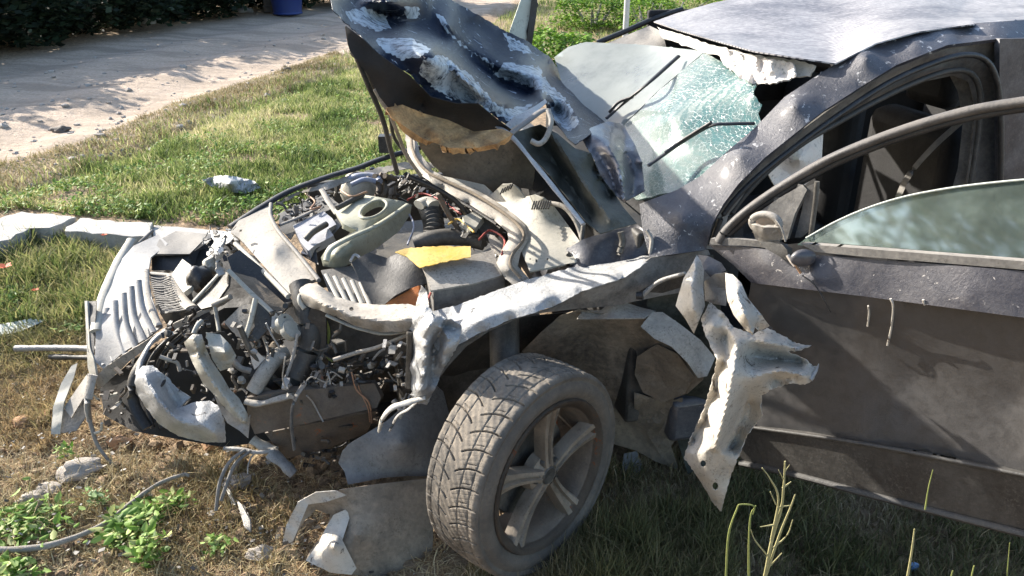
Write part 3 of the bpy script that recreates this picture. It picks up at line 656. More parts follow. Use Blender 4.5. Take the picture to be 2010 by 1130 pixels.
leafy(190, 980, .035, 22, .032, [(.3, .42, .2), (.2, .34, .1)], 'small pale-leaved weed above the branch', 6)
leafy(130, 890, .03, 14, .03, LG, 'tiny green sprout behind the squarish grey stone', 8)
leafy(430, 1075, .04, 22, .03, LG, 'sparse green sprout right of the biggest leafy weed', 9)
leafy(150, 655, .06, 40, .035, LG, 'green tuft of leaves left of the bumper end', 10)
leafy(30, 590, .1, 60, .04, LG, 'leafy weed beside the red poppy at the left edge', 11)
leafy(20, 1120, .08, 60, .04, LG, 'leafy weed in the bottom left corner', 7)
# poppies
for i, (px, py, z, lab) in enumerate([(10, 526, .12, 'red poppy at the left edge'), (205, 462, .2, 'tiny orange poppy against the kerb stone'), (70, 570, .08, 'small faded poppy in the dry grass')]):
    q = P(px, py, z, 'z'); e = empty('poppy', lab, 'flower', (q.x, q.y, 0), 'poppies near the kerb stones'); r_ = .028 if i == 0 else .013
    V = []; F = []
    for k in range(5):
        a = k*1.257; s = len(V); V += [Vector((0, 0, z)), Vector((math.cos(a-.5)*r_, math.sin(a-.5)*r_, z+r_*.5)), Vector((math.cos(a)*r_*1.5, math.sin(a)*r_*1.5, z+r_*.6)), Vector((math.cos(a+.5)*r_, math.sin(a+.5)*r_, z+r_*.5))]; F.append((s, s+1, s+2, s+3))
    solid(local_mesh('petals', V, F, 'red_petal', e), .001); V, F = tube_data([Vector((0, 0, 0)), Vector((.01, 0, z*.5)), Vector((0, 0, z))], .0015, 5); local_mesh('stalk', V, F, 'green_stem', e)
# ================================================================== THE WRECKED CAR
car = empty('wrecked_car', 'wrecked dark blue estate car covered in dust, its front torn open and bonnet folded up', 'car', tuple(C(.6, .9, 0)))
def S(name, mat, out, parent=None, **kw): return sheet(name, mat, parent or car, out, **kw)
def T(name, mat, px, r, parent=None, **kw): return tube(name, mat, parent or car, px, r, **kw)
def cbox(name, mat, u0, u1, v0, v1, z0, z1, bv=.01, parent=None):
    V, F = box_data(C(u0, v0, z0), CL*(u1-u0), CN*(v1-v0), Vector((0, 0, z1-z0))); o = mesh(name, V, F, mat, parent or car, smooth=30)
    if bv: bevel(o, bv)
    return o
def oval(cx, cy, a, b_, rot, n=18): return [(cx+a*math.cos(t)*math.cos(rot)-b_*math.sin(t)*math.sin(rot), cy+a*math.cos(t)*math.sin(rot)+b_*math.sin(t)*math.cos(rot)) for t in [6.28318*i/n for i in range(n)]]
# ---- hidden carcass: floor, bulkhead, far side, so that nothing is seen through
cbox('floor_pan', 'interior_dark', .55, 3.3, .12, 1.75, .22, .27)
cbox('bulkhead', 'dark_plastic', .42, .5, .12, 1.7, .25, .93)
cbox('far_door', 'interior_dark', .6, 3.2, 1.66, 1.74, .25, 1.0)
cbox('far_window_blocker', 'interior_dark', 1.0, 3.2, 1.5, 1.53, 1.0, 1.43)  # added wall across the far windows, blocks light so the cabin looks dark
cbox('tail_panel', 'interior_dark', 3.2, 3.3, .15, 1.7, .25, 1.4)
cbox('engine_undertray', 'dark_plastic', -.62, .42, .45, 1.62, .14, .17)
cbox('nose_undertray', 'shade_black', -1.0, -.62, .85, 1.6, .1, .13)
cbox('far_inner_wing', 'steel_dark', -.55, .45, 1.6, 1.64, .2, .72)
cbox('dashboard', 'interior_dark', .5, .85, .2, 1.6, .6, .93, .06)
cbox('engine_block', 'steel_dark', -.4, .2, .62, 1.2, .2, .66, .04)
cbox('gearbox', 'steel_dark', -.3, .15, .35, .6, .2, .5, .05)
cbox('rocker_panel', 'dark_paint', .55, 3.2, .04, .12, .2, .36, .02)
# seats
for v0 in (.35, 1.0):
    st = cbox('seat', 'black_trim', 1.25, 1.75, v0, v0+.5, .3, .55, .06)
    cbox('backrest', 'interior_dark', 1.7, 1.85, v0, v0+.5, .5, 1.12, .06, st); cbox('headrest', 'interior_dark', 1.74, 1.84, v0+.12, v0+.38, 1.15, 1.32, .05, st)
cbox('rear_seat', 'interior_dark', 2.6, 2.8, .25, 1.6, .3, 1.1, .05)

# ---- wheel
HUB = O+ray(1087, 938)*2.3; AX = Vector((.735, -.678, .02)).normalized()
whl = bpy.data.objects.new('wheel', None); COL.objects.link(whl); whl.parent = car
Rm = Matrix((AX, Vector((0, 0, 1)).cross(AX).normalized(), AX.cross(Vector((0, 0, 1)).cross(AX).normalized()))).transposed().to_4x4()
Rm.translation = HUB-AX*.105-car.location; whl.matrix_local = Rm
TR, TW, RR = .316, .202, .23
prof = []
for i in range(9):                      # sidewall from bead to shoulder (outer side, +x)
    t = i/8; prof.append((TW*.42+.022*math.sin(t*2.6), RR-.004+(TR-.022-RR)*t))
for i in range(1, 5): t = i/4*math.pi/2; prof.append((TW*.5-.022+.018*math.cos(t)+.004, TR-.022+.02*math.sin(t)))
NT = 46
for i in range(1, NT): s = 1-2*i/NT; prof.append((s*(TW*.5-.02), TR+.002-.006*s*s))
prof = prof+[(-a, r_) for a, r_ in prof[:13][::-1]]
NS = 1240; V = np.zeros((NS, len(prof), 3)); pa = np.array(prof)
th_ = np.arange(NS)/NS*2*np.pi
for j, (a, r_) in enumerate(prof):
    s = a/(TW*.5); rr = np.full(NS, r_)
    if r_ > TR-.012:
        ph = (th_/(2*np.pi)*37)
        def gr(x, wd): f = np.abs((x % 1.0)-.5)*2; return np.clip((f-(1-wd))/.06, 0, 1)
        as_ = abs(s)
        sh = ph+(.45 if s < 0 else 0)
        g1 = gr(sh+1.5*as_-.95*as_*as_, .1) if .05 < as_ < .9 else 0
        g2 = gr(sh+.5+.5*as_, .06)*.6 if .38 < as_ < .66 else 0
        sipe = (gr(ph*4+3.0*as_**.7, .14)*.12) if .12 < as_ < .9 else 0
        circ = .35 if abs(as_-.36) < .014 else (.3 if abs(as_-.7) < .014 else 0)
        dp = np.maximum(np.maximum(np.maximum(g1*1.0, g2*.8), sipe), circ)
        rr = rr-.0085*dp*(1 if as_ < .97 else .4)
    elif s > 0 and abs(r_-.285) < .012: rr = rr
    rr = rr+.0006*np.sin(th_*57+j)
    V[:, j, 0] = a; V[:, j, 1] = rr*np.cos(th_); V[:, j, 2] = rr*np.sin(th_)
# flattened where it stands
zmin = -.318; low = V[:, :, 2] < zmin; V[:, :, 0] += np.where(V[:, :, 2] < -.28, np.sign(V[:, :, 0])*(-.28-V[:, :, 2])*.25, 0)
npf = len(prof); idx = np.arange(NS)[:, None]*npf+np.arange(npf-1)[None]; nxt = ((np.arange(NS)+1) % NS)[:, None]*npf+np.arange(npf-1)[None]
F = np.stack([idx, idx+1, nxt+1, nxt], -1).reshape(-1, 4)
me = bpy.data.meshes.new('tyre'); me.from_pydata(V.reshape(-1, 3).tolist(), [], F.tolist()); me.update(); me.polygons.foreach_set('use_smooth', [True]*len(me.polygons)); me.set_sharp_from_angle(angle=R(38))
link('tyre', me, 'tyre_rubber', whl)
def lathe_x(prof, seg=96):
    V = []; F = []
    for a, r_ in prof:
        for k in range(seg): V.append(Vector((a, r_*math.cos(6.28318*k/seg), r_*math.sin(6.28318*k/seg))))
    for i in range(len(prof)-1):
        for k in range(seg): F.append((i*seg+k, i*seg+(k+1) % seg, (i+1)*seg+(k+1) % seg, (i+1)*seg+k))
    return V, F
X0 = .098
parts = [lathe_x([(X0-.19, RR), (X0-.18, RR-.012), (X0-.15, RR-.03), (X0-.06, RR-.034), (X0-.012, RR-.022), (X0-.004, RR-.014), (X0+.004, RR-.006), (X0+.006, RR+.004), (X0, RR+.008), (X0-.01, RR+.006), (X0-.19, RR)])]
parts.append(lathe_x([(X0-.02, .001), (X0-.012, .03), (X0-.012, .034), (X0-.02, .037), (X0-.03, .06), (X0-.06, .066), (X0-.06, .001)], 48))
barrel = parts.pop(0)
lipp = lathe_x([(X0-.012, RR-.022), (X0-.004, RR-.014), (X0+.004, RR-.006), (X0+.006, RR+.004), (X0, RR+.008), (X0-.01, RR+.006), (X0-.012, RR-.022)]); parts.append(lipp)
for k in range(5):
    a0 = k*2*math.pi/5+math.radians(86); V = []; F = []; ca, sa = math.cos(a0), math.sin(a0); NR = 9
    sec = [(-1, -.04), (-1, -.014), (-.82, -.001), (-.34, .001), (-.16, -.011), (.16, -.011), (.34, .001), (.82, -.001), (1, -.014), (1, -.04)]
    for q in range(NR):
        t = q/(NR-1); r_ = .03+(RR-.014-.03)*t; w_ = .019+.004*t+.012*t**3; x = X0-.008-.01*math.sin(t*3.1)+.004*t
        for sx, dx in sec: tt = sx*w_; V.append(Vector((x+dx, ca*r_-sa*tt, sa*r_+ca*tt)))
    n_ = len(sec)
    for q in range(NR-1):
        for p_ in range(n_): F.append((q*n_+p_, q*n_+(p_+1) % n_, (q+1)*n_+(p_+1) % n_, (q+1)*n_+p_))
    parts.append((V, F))
local_mesh('barrel', barrel[0], barrel[1], 'rusty_steel', whl)
V, F = merge(parts)
rim = local_mesh('rim', V, F, 'rim_alloy', whl, smooth=50)
V, F = lathe_x([(X0-.09, .001), (X0-.09, .15), (X0-.1, .155), (X0-.115, .15), (X0-.115, .001)], 64); local_mesh('brake_disc', V, F, 'steel_dark', whl)
V, F = lathe_x([(X0-.012, .001), (X0-.008, .024), (X0-.012, .028)], 32); local_mesh('centre_cap', V, F, 'dark_plastic', whl)
for k in range(5):
    a = k*2*math.pi/5+.6; V, F = lathe_x([(X0-.03, .001), (X0-.014, .007), (X0-.02, .009), (X0-.03, .009)], 10); V = [v+Vector((0, .048*math.cos(a), .048*math.sin(a))) for v in V]; local_mesh('wheel_bolt', V, F, 'steel_dark', whl)
# suspension leg behind
mesh('suspension_strut', *tube_data([HUB-AX*.2+Vector((0, 0, -.05)), HUB-AX*.22+Vector((.02, .1, .25)), C(.08, .45, .72)], [.04, .05], 14), 'steel_dark', car)
mesh('drive_shaft', *tube_data([HUB-AX*.15, C(.05, .6, .33)], .02, 10), 'rusty_steel', car)
mesh('wishbone', *tube_data([HUB-AX*.14+Vector((0, 0, -.12)), C(.1, .5, .2), C(-.2, .62, .2)], .028, 10, .6), 'rusty_steel', car)

# ---- roof, pillars, glass
S('roof', 'roof_paint', [(1283, 42, 1.3), (1330, 58, .97), (1400, 78, .6), (1480, 100, .33), (1560, 112, .2), (1640, 124, .13), (1720, 84, .13), (1800, 62, .13), (1900, 48, .13), (2080, 36, .13), (2080, -40, 1.4), (1700, -40, 1.42), (1500, -14, 1.42), (1400, 5, 1.4), (1330, 25, 1.38)],
  ctrl=[(1700, 30, .73), (1900, 20, .66), (1550, 50, .75)], amp=.004, wl_=.5, step=18, th=.004)
S('roof_header', 'headliner', [(1290, 52, 1.25), (1400, 88, .62), (1480, 108, .37), (1565, 118, .24), (1600, 128, .18), (1590, 150, .18), (1560, 150, .22), (1480, 135, .36), (1400, 106, .6), (1385, 104, .68), (1300, 74, 1.1)], amp=.004, wl_=.08, step=8, jag=2, th=.006)
S('pillar', 'pillar_paint', [(1255, 400, .2), (1330, 372, .17), (1375, 345, .16), (1420, 303, .15), (1480, 252, .15), (1540, 190, .15), (1600, 150, .15), (1645, 122, .15), (1720, 82, .17), (1800, 60, .19), (1900, 46, .2), (2080, 34, .2),
   (2080, 74, .06), (1975, 74, .06), (1860, 88, .06), (1760, 127, .05), (1690, 170, .05), (1620, 215, .04), (1560, 262, .03), (1500, 310, .03), (1450, 360, .02), (1420, 400, .02), (1398, 440, .01), (1386, 490, .01), (1275, 505, .05), (1262, 455, .12)],
  ctrl=[(1700, 112, .075), (1560, 205, .065), (1450, 310, .06), (1340, 430, .05), (1800, 80, .09), (1950, 58, .1)], amp=.0018, wl_=.12, step=9, th=.01)
S('door_aperture', 'gray_plastic', [(1386, 488, .04), (1400, 440, .05), (1425, 400, .06), (1455, 360, .06), (1505, 310, .07), (1565, 262, .07), (1625, 217, .08), (1695, 170, .08), (1765, 128, .08), (1860, 92, .09), (1975, 78, .09), (1975, 430, .09), (1890, 430, .14), (1905, 300, .15), (1915, 210, .15), (1900, 160, .15), (1870, 148, .15), (1800, 163, .14), (1720, 195, .13), (1645, 238, .12), (1580, 276, .11), (1518, 324, .1), (1466, 376, .09), (1432, 420, .09), (1410, 490, .08)], amp=.002, th=.006, step=12)
bp = S('centre_pillar', 'dark_paint', [(1962, 76, .05), (2090, 74, .05), (2090, 470, .05), (1962, 470, .05)], amp=.001, step=30, th=.02)
T('seal', 'black_trim', [(1396, 480), (1420, 420), (1475, 357), (1560, 288), (1650, 223), (1740, 165), (1820, 128), (1890, 108), (1935, 118), (1958, 165), (1965, 260), (1962, 430)], .009, k=.045)
T('seal', 'dark_plastic', [(1412, 480), (1432, 425), (1468, 376), (1520, 324), (1582, 277), (1645, 240), (1720, 198), (1800, 160), (1870, 138), (1910, 148), (1925, 200), (1915, 300), (1895, 420)], .009, k=.09)
S('pillar_trim', 'gray_plastic', [(1885, 130, .17), (1905, 160, .17), (1915, 240, .16), (1900, 350, .16), (1880, 430, .16), (1855, 420, .2), (1880, 330, .2), (1890, 240, .2), (1880, 180, .2), (1860, 140, .2)], amp=.003, th=.01)
T('belt_webbing', 'gray_plastic', [(1885, 240, .3), (1830, 290, .32), (1780, 350, .34), (1750, 420, .35)], .02, flat=.12, k=.3)
S('airbag', 'airbag_cloth', [(1505, 335, .22), (1530, 308, .22), (1556, 292, .22), (1560, 258, .24), (1598, 240, .24), (1616, 262, .25), (1612, 335, .25), (1570, 372, .25), (1530, 385, .24)], ctrl=[(1570, 310, .17), (1590, 290, .2)], amp=.02, wl_=.12, th=.006, step=7)
S('sun_visor', 'interior_pale', [(1718, 330, .9), (1800, 370, .9), (1795, 378, .9), (1712, 362, .9)], amp=.004, th=.01)
S('far_pillar', 'gray_plastic', [(1188, 86, 1.45), (1275, 50, 1.45), (1300, 62, 1.3), (1310, 100, 1.2), (1280, 95, 1.25)], amp=.015, wl_=.1, step=7, th=.01)
T('far_pillar_seal', 'black_trim', [(1172, 84), (1230, 60), (1290, 34), (1340, 18)], .012, k=1.5)
ws = S('windscreen', 'crazed_glass', [(1385, 100, .7), (1440, 138, .48), (1484, 160, .33), (1478, 185, .28), (1496, 205, .24), (1488, 222, .22), (1494, 240, .19), (1440, 290, .17), (1380, 345, .18), (1335, 374, .2), (1250, 392, .32), (1180, 330, .6), (1200, 270, .78), (1290, 180, .75)],
  ctrl=[(1320, 230, .48)], amp=.006, wl_=.3, step=10, jag=1.5, th=.005)
S('glass_pane', 'film_glass', [(1088, 112, 1.5), (1115, 92, 1.5), (1150, 82, 1.45), (1270, 88, 1.2), (1384, 100, .7), (1289, 180, .752), (1199, 270, .782), (1178, 330, .6), (1120, 220, 1.0)], parent=ws, amp=.002, wl_=.4, step=12, th=.005)
S('crumbled_glass', 'airbag_cloth', [(1405, 92, .56), (1480, 112, .36), (1555, 122, .24), (1562, 150, .2), (1520, 162, .24), (1485, 166, .31), (1450, 150, .42), (1420, 125, .52)], parent=ws, amp=.03, wl_=.05, step=5, jag=2, th=.006, seed=9)
T('wiper', 'black_trim', [(1332, 110, .8), (1270, 165, .72), (1215, 210, .82), (1190, 232, .82)], .009, flat=.6)
T('wiper', 'black_trim', [(1480, 242, .16), (1430, 243, .17), (1392, 248, .19), (1330, 285, .28), (1272, 325, .28)], .008, flat=.6)
T('wiper_arm', 'black_trim', [(1242, 190, .76), (1215, 200, .8), (1196, 220, .82)], .006); T('wiper_arm', 'black_trim', [(1396, 240, .17), (1340, 275, .25), (1305, 300, .26)], .006)
S('far_wing_strip', 'white_blade', [(1000, 62, 1.72), (1022, 0, 1.72), (1030, -25, 1.72), (1046, -20, 1.72), (1043, 10, 1.72), (1035, 82, 1.72), (1020, 84, 1.72)], amp=.006, th=.004)
S('far_wing_strip', 'black_trim', [(1034, 84, 1.7), (1044, 5, 1.7), (1048, -20, 1.7), (1056, -20, 1.7), (1053, 30, 1.7), (1044, 88, 1.7)], amp=.004, th=.012)

# ---- bonnet
def nearer(px, v):
    d = .17+.2*max(0, min(1, (px-830)/350)); return v-d*max(0, min(1, (1.0-v)/.35))
def HL(L): return [(a[0], a[1], nearer(a[0], a[2])) for a in L]
def SH(name, mat, out, parent=None, **kw):
    if 'ctrl' in kw: kw['ctrl'] = HL(kw['ctrl'])
    if 'ridges' in kw: kw['ridges'] = [HL(q) for q in kw['ridges']]
    return sheet(name, mat, parent or car, HL(out), **kw)
def TH(name, mat, px, r, parent=None, **kw): return tube(name, mat, parent or car, HL(px), r, **kw)
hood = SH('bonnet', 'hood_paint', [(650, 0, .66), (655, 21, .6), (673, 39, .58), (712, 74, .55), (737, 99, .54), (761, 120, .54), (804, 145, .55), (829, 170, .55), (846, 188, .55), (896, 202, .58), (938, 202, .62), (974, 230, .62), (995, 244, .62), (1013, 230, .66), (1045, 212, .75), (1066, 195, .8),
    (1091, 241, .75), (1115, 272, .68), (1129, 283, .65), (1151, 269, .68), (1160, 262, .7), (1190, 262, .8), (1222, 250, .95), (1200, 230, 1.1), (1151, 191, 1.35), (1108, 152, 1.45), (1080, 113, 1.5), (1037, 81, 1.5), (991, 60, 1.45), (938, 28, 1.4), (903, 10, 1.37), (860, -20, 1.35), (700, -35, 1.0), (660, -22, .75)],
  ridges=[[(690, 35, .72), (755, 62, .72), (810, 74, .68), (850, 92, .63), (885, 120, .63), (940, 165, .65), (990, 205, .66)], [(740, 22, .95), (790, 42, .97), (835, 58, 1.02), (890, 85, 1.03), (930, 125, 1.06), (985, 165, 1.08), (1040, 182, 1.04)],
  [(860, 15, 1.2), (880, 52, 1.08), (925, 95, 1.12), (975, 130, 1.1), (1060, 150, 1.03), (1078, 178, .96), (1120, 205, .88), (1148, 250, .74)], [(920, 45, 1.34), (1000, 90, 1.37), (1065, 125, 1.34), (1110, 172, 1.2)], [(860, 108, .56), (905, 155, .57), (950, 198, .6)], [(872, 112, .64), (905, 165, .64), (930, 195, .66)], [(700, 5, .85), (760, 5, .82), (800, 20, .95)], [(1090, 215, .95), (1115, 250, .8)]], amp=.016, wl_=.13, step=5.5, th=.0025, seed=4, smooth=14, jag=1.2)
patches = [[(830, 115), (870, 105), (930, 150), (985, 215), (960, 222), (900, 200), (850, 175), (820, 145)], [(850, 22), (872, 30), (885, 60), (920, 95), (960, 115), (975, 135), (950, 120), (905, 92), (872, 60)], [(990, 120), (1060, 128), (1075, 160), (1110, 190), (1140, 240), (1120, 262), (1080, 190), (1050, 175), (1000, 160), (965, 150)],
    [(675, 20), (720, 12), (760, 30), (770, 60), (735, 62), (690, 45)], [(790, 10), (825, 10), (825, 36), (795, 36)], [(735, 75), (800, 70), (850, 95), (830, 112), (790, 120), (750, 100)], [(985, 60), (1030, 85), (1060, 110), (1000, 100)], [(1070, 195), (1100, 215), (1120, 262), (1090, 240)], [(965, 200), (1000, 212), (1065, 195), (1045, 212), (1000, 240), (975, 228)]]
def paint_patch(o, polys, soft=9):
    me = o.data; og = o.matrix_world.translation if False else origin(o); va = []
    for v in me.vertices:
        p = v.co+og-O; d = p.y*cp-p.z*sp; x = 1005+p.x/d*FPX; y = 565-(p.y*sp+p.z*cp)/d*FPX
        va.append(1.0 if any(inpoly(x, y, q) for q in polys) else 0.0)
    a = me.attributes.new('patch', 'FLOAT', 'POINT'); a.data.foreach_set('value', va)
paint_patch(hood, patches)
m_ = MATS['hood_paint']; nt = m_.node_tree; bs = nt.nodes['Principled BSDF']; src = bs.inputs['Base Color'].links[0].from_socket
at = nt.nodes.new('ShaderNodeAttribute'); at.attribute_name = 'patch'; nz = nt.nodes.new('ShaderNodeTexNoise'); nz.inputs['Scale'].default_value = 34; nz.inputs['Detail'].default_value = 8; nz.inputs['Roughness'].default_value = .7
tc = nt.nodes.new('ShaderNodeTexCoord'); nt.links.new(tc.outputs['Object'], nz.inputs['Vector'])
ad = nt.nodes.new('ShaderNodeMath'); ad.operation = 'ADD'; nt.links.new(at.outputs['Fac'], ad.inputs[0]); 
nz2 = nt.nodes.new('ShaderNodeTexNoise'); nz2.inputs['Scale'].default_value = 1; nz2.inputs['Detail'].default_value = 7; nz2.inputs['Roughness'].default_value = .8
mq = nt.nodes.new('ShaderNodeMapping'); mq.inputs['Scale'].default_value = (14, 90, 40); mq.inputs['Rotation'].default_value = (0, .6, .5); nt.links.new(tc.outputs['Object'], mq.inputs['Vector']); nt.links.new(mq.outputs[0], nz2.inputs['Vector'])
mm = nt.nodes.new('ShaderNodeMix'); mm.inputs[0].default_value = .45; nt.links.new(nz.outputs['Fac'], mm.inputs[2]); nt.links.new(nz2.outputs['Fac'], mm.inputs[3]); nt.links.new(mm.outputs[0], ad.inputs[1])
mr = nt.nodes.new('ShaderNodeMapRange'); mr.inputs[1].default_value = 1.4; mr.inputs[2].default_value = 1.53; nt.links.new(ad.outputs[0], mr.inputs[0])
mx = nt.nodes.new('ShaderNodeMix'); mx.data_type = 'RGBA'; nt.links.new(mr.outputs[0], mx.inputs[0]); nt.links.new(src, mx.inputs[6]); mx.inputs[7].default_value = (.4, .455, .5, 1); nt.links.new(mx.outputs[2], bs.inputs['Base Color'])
SH('folded_edge', 'gray_plastic', [(1080, 113, 1.49), (1108, 152, 1.44), (1151, 191, 1.34), (1200, 230, 1.09), (1222, 246, .94), (1192, 262, .78), (1160, 245, .82), (1120, 195, 1.05), (1085, 165, 1.2), (1072, 140, 1.3)], parent=hood, amp=.006, wl_=.3, step=8)
S('crumpled_corner', 'hood_silver', [(1140, 268, .42), (1160, 250, .5), (1192, 238, .6), (1222, 242, .62), (1246, 283, .42), (1260, 318, .3), (1265, 374, .16), (1224, 398, .1), (1200, 374, .12), (1178, 342, .16), (1168, 316, .22), (1152, 290, .34)], parent=hood, ridges=[[(1160, 262, .4), (1195, 285, .3), (1215, 325, .2), (1226, 390, .06)], [(1222, 250, .58), (1228, 300, .36), (1242, 340, .3), (1240, 385, .18)], [(1166, 300, .32), (1195, 335, .24), (1210, 378, .16)], [(1195, 285, .3), (1240, 300, .36)]], amp=.012, wl_=.07, step=4.5, th=.002, seed=6, smooth=12)
SH('folded_lip', 'torn_silver', [(990, 246, .6), (1010, 228, .62), (1050, 208, .7), (1070, 194, .76), (1074, 200, .74), (1050, 222, .66), (1015, 246, .6), (997, 256, .58)], parent=hood, amp=.012, wl_=.06, step=4, seed=2)
inn = SH('inner_panel', 'interior_dark', [(678, 50, 0.53), (712, 76, 0.49), (737, 101, 0.48), (804, 148, 0.49), (846, 190, 0.49), (896, 203, 0.52), (938, 203, 0.53), (974, 233, 0.55), (997, 250, 0.56), (1012, 262, 0.57), (985, 270, 0.61), (930, 272, 0.61), (870, 255, 0.59), (800, 220, 0.55), (765, 215, 0.51), (745, 190, 0.49), (725, 150, 0.49), (700, 118, 0.49), (685, 95, 0.51)], parent=hood, ctrl=[(830, 200, 0.59), (900, 235, 0.61)], amp=.008, wl_=.15, step=8)
SH('insulation_mat', 'insulation', [(756, 212, 0.45), (790, 205, 0.49), (830, 222, 0.53), (880, 235, 0.55), (930, 258, 0.55), (985, 252, 0.51), (1008, 262, 0.49), (975, 282, 0.44), (930, 291, 0.44), (880, 290, 0.44), (830, 272, 0.45), (795, 248, 0.45), (770, 232, 0.45)], parent=hood, ctrl=[(850, 255, 0.46), (930, 275, 0.45)], amp=.018, wl_=.04, step=5, th=.02, seed=3, smooth=60)
SH('hinge_panel', 'green_underside', [(1000, 262, .56), (1060, 245, .6), (1095, 262, .6), (1128, 290, .58), (1160, 300, .55), (1178, 345, .48), (1200, 372, .42), (1225, 408, .36), (1250, 438, .3), (1215, 448, .28), (1178, 458, .26), (1150, 435, .28), (1120, 395, .34), (1080, 345, .42), (1030, 290, .5)], parent=hood, ridges=[[(1055, 268, .66), (1105, 345, .58), (1160, 430, .4)], [(1085, 268, .56), (1135, 345, .46), (1200, 432, .28)], [(1168, 330, .6), (1200, 385, .5)]], amp=.005, wl_=.1, step=6, seed=8, smooth=30)
TH('flange', 'torn_silver', [(905, 215, .63), (950, 235, .62), (1000, 264, .54), (1050, 322, .44), (1095, 378, .36), (1125, 415, .32), (1145, 440, .28)], .008, parent=hood, flat=.5, wob=.3)
TH('brace', 'gray_plastic', [(1002, 262, .5), (1035, 238, .55), (1062, 218, .62), (1078, 216, .64)], .011, parent=hood, flat=.5)
TH('brace', 'pale_plastic', [(1076, 216, .6), (1082, 240, .57), (1072, 270, .54), (1058, 282, .52), (1042, 276, .52)], .008, parent=hood)
SH('corner_bracket', 'rusty_steel', [(677, 52, .6), (688, 58, .6), (700, 70, .6), (712, 112, .6), (703, 119, .6), (690, 110, .62), (682, 85, .62)], parent=hood, amp=.01, wl_=.05, step=5)
TH('support_rod', 'black_trim', [(700, 112, .66), (722, 165, .66), (750, 230, .68), (766, 290, .7), (780, 340, .72)], .011, parent=hood, flat=.7)
TH('support_rod', 'black_trim', [(712, 118, .7), (740, 185, .71), (764, 225, .73), (774, 270, .75), (800, 305, .8)], .006, parent=hood)
TH('flange', 'pale_plastic', [(735, 175, .64), (765, 225, .64), (783, 268, .68), (798, 305, .72), (826, 345, .78)], .006, parent=hood)
S('cloth_panel', 'cloth_insulation', [(815, 262, .85), (850, 280, .85), (880, 292, .85), (930, 294, .85), (985, 282, .82), (1012, 268, .75), (1040, 300, .8), (1050, 335, .8), (1045, 372, .8), (1005, 366, .8), (965, 376, .8), (940, 362, .82), (880, 350, .9), (850, 325, .9), (825, 290, .9)], parent=hood, amp=.02, wl_=.15, step=8)
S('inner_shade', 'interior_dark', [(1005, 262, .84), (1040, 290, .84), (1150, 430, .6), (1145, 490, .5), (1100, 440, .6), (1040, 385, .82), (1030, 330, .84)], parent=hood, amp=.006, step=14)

# ---- scuttle, firewall lip
cw = S('scuttle', 'cover_plastic', [(868, 345, .93), (905, 352, .93), (950, 362, .92), (968, 378, .9), (985, 362, .965), (1003, 360, .98), (1015, 368, .97), (1030, 386, .94), (1048, 382, .97), (1066, 388, .97), (1084, 400, .95), (1105, 428, .9), (1125, 455, .88), (1143, 480, .87), (1142, 512, .84), (1040, 532, .82), (1022, 490, .84), (1030, 460, .86), (1018, 440, .87), (970, 405, .88), (920, 378, .9)], m='z', amp=.002, wl_=.2, step=8, th=.006)
for (x0, y0, x1, y1, n, z) in ((984, 377, 1004, 367, 5, .985), (1046, 404, 1078, 403, 8, .965)):
    gv = []
    for i in range(n):
        t = i/(n-1); x = x0+(x1-x0)*t; y = y0+(y1-y0)*t; hh = 7 if n == 5 else 9
        gv.append(tube_data([P(x+3, y-hh, z+.004, 'z'), P(x-2, y+hh*(.7 if n == 8 else .5), z-.006, 'z')], .0028, 6, 1, 2))
    V, F = merge(gv); mesh('vent_grille', V, F, 'black_trim', cw)
S('firewall_lip', 'pale_plastic', [(795, 255, .97), (800, 300, .95), (828, 345, .92), (868, 372, .9), (920, 400, .885), (970, 432, .875), (996, 455, .865), (998, 470, .86), (984, 492, .84), (974, 516, .82), (990, 545, .79), (1012, 562, .78), (1040, 548, .79), (1016, 522, .82), (1022, 496, .84), (1038, 468, .86), (1030, 440, .88), (1000, 412, .89), (950, 380, .905), (905, 360, .915), (880, 350, .92), (850, 335, .93), (824, 300, .95), (814, 255, .97)],
  ridges=[[(812, 300, .96), (842, 345, .94), (890, 370, .92), (940, 396, .905), (985, 426, .895), (1014, 453, .88), (1010, 478, .86), (995, 505, .845), (1000, 530, .82)]], m='z', amp=.002, wl_=.1, step=5, th=.008)
T('rubber_seal', 'cloth_insulation', [(806, 258, .98), (812, 300, .965), (838, 336, .945), (880, 357, .935), (930, 380, .925), (985, 415, .91), (1020, 445, .895), (1028, 468, .88), (1008, 496, .86), (1002, 520, .84), (1022, 545, .81)], .0055, m='z', seg=8)
T('rubber_seal', 'black_trim', [(872, 378, .9), (925, 408, .885), (975, 440, .87)], .005, m='z', seg=8)
S('scuttle_end', 'dark_paint', [(1143, 470, .2), (1180, 458, .2), (1250, 440, .18), (1270, 455, .12), (1275, 502, .1), (1200, 520, .12), (1130, 535, .14), (1040, 548, .2), (1060, 520, .3)], amp=.006, step=9, th=.006)
T('edge_trim', 'pale_plastic', [(1270, 452, .1), (1279, 470, .08), (1276, 498, .06)], .006)
T('hinge_arm', 'steel_dark', [(1145, 440, .25), (1142, 475, .22), (1146, 508, .2), (1142, 520, .2)], .007); T('hinge_arm', 'steel_dark', [(1218, 455, .14), (1222, 475, .13), (1215, 500, .12)], .01)
T('gutter', 'pale_plastic', [(1075, 398, .95), (1105, 405, .95), (1128, 430, .92), (1140, 460, .88), (1145, 490, .85)], .008, m='z')
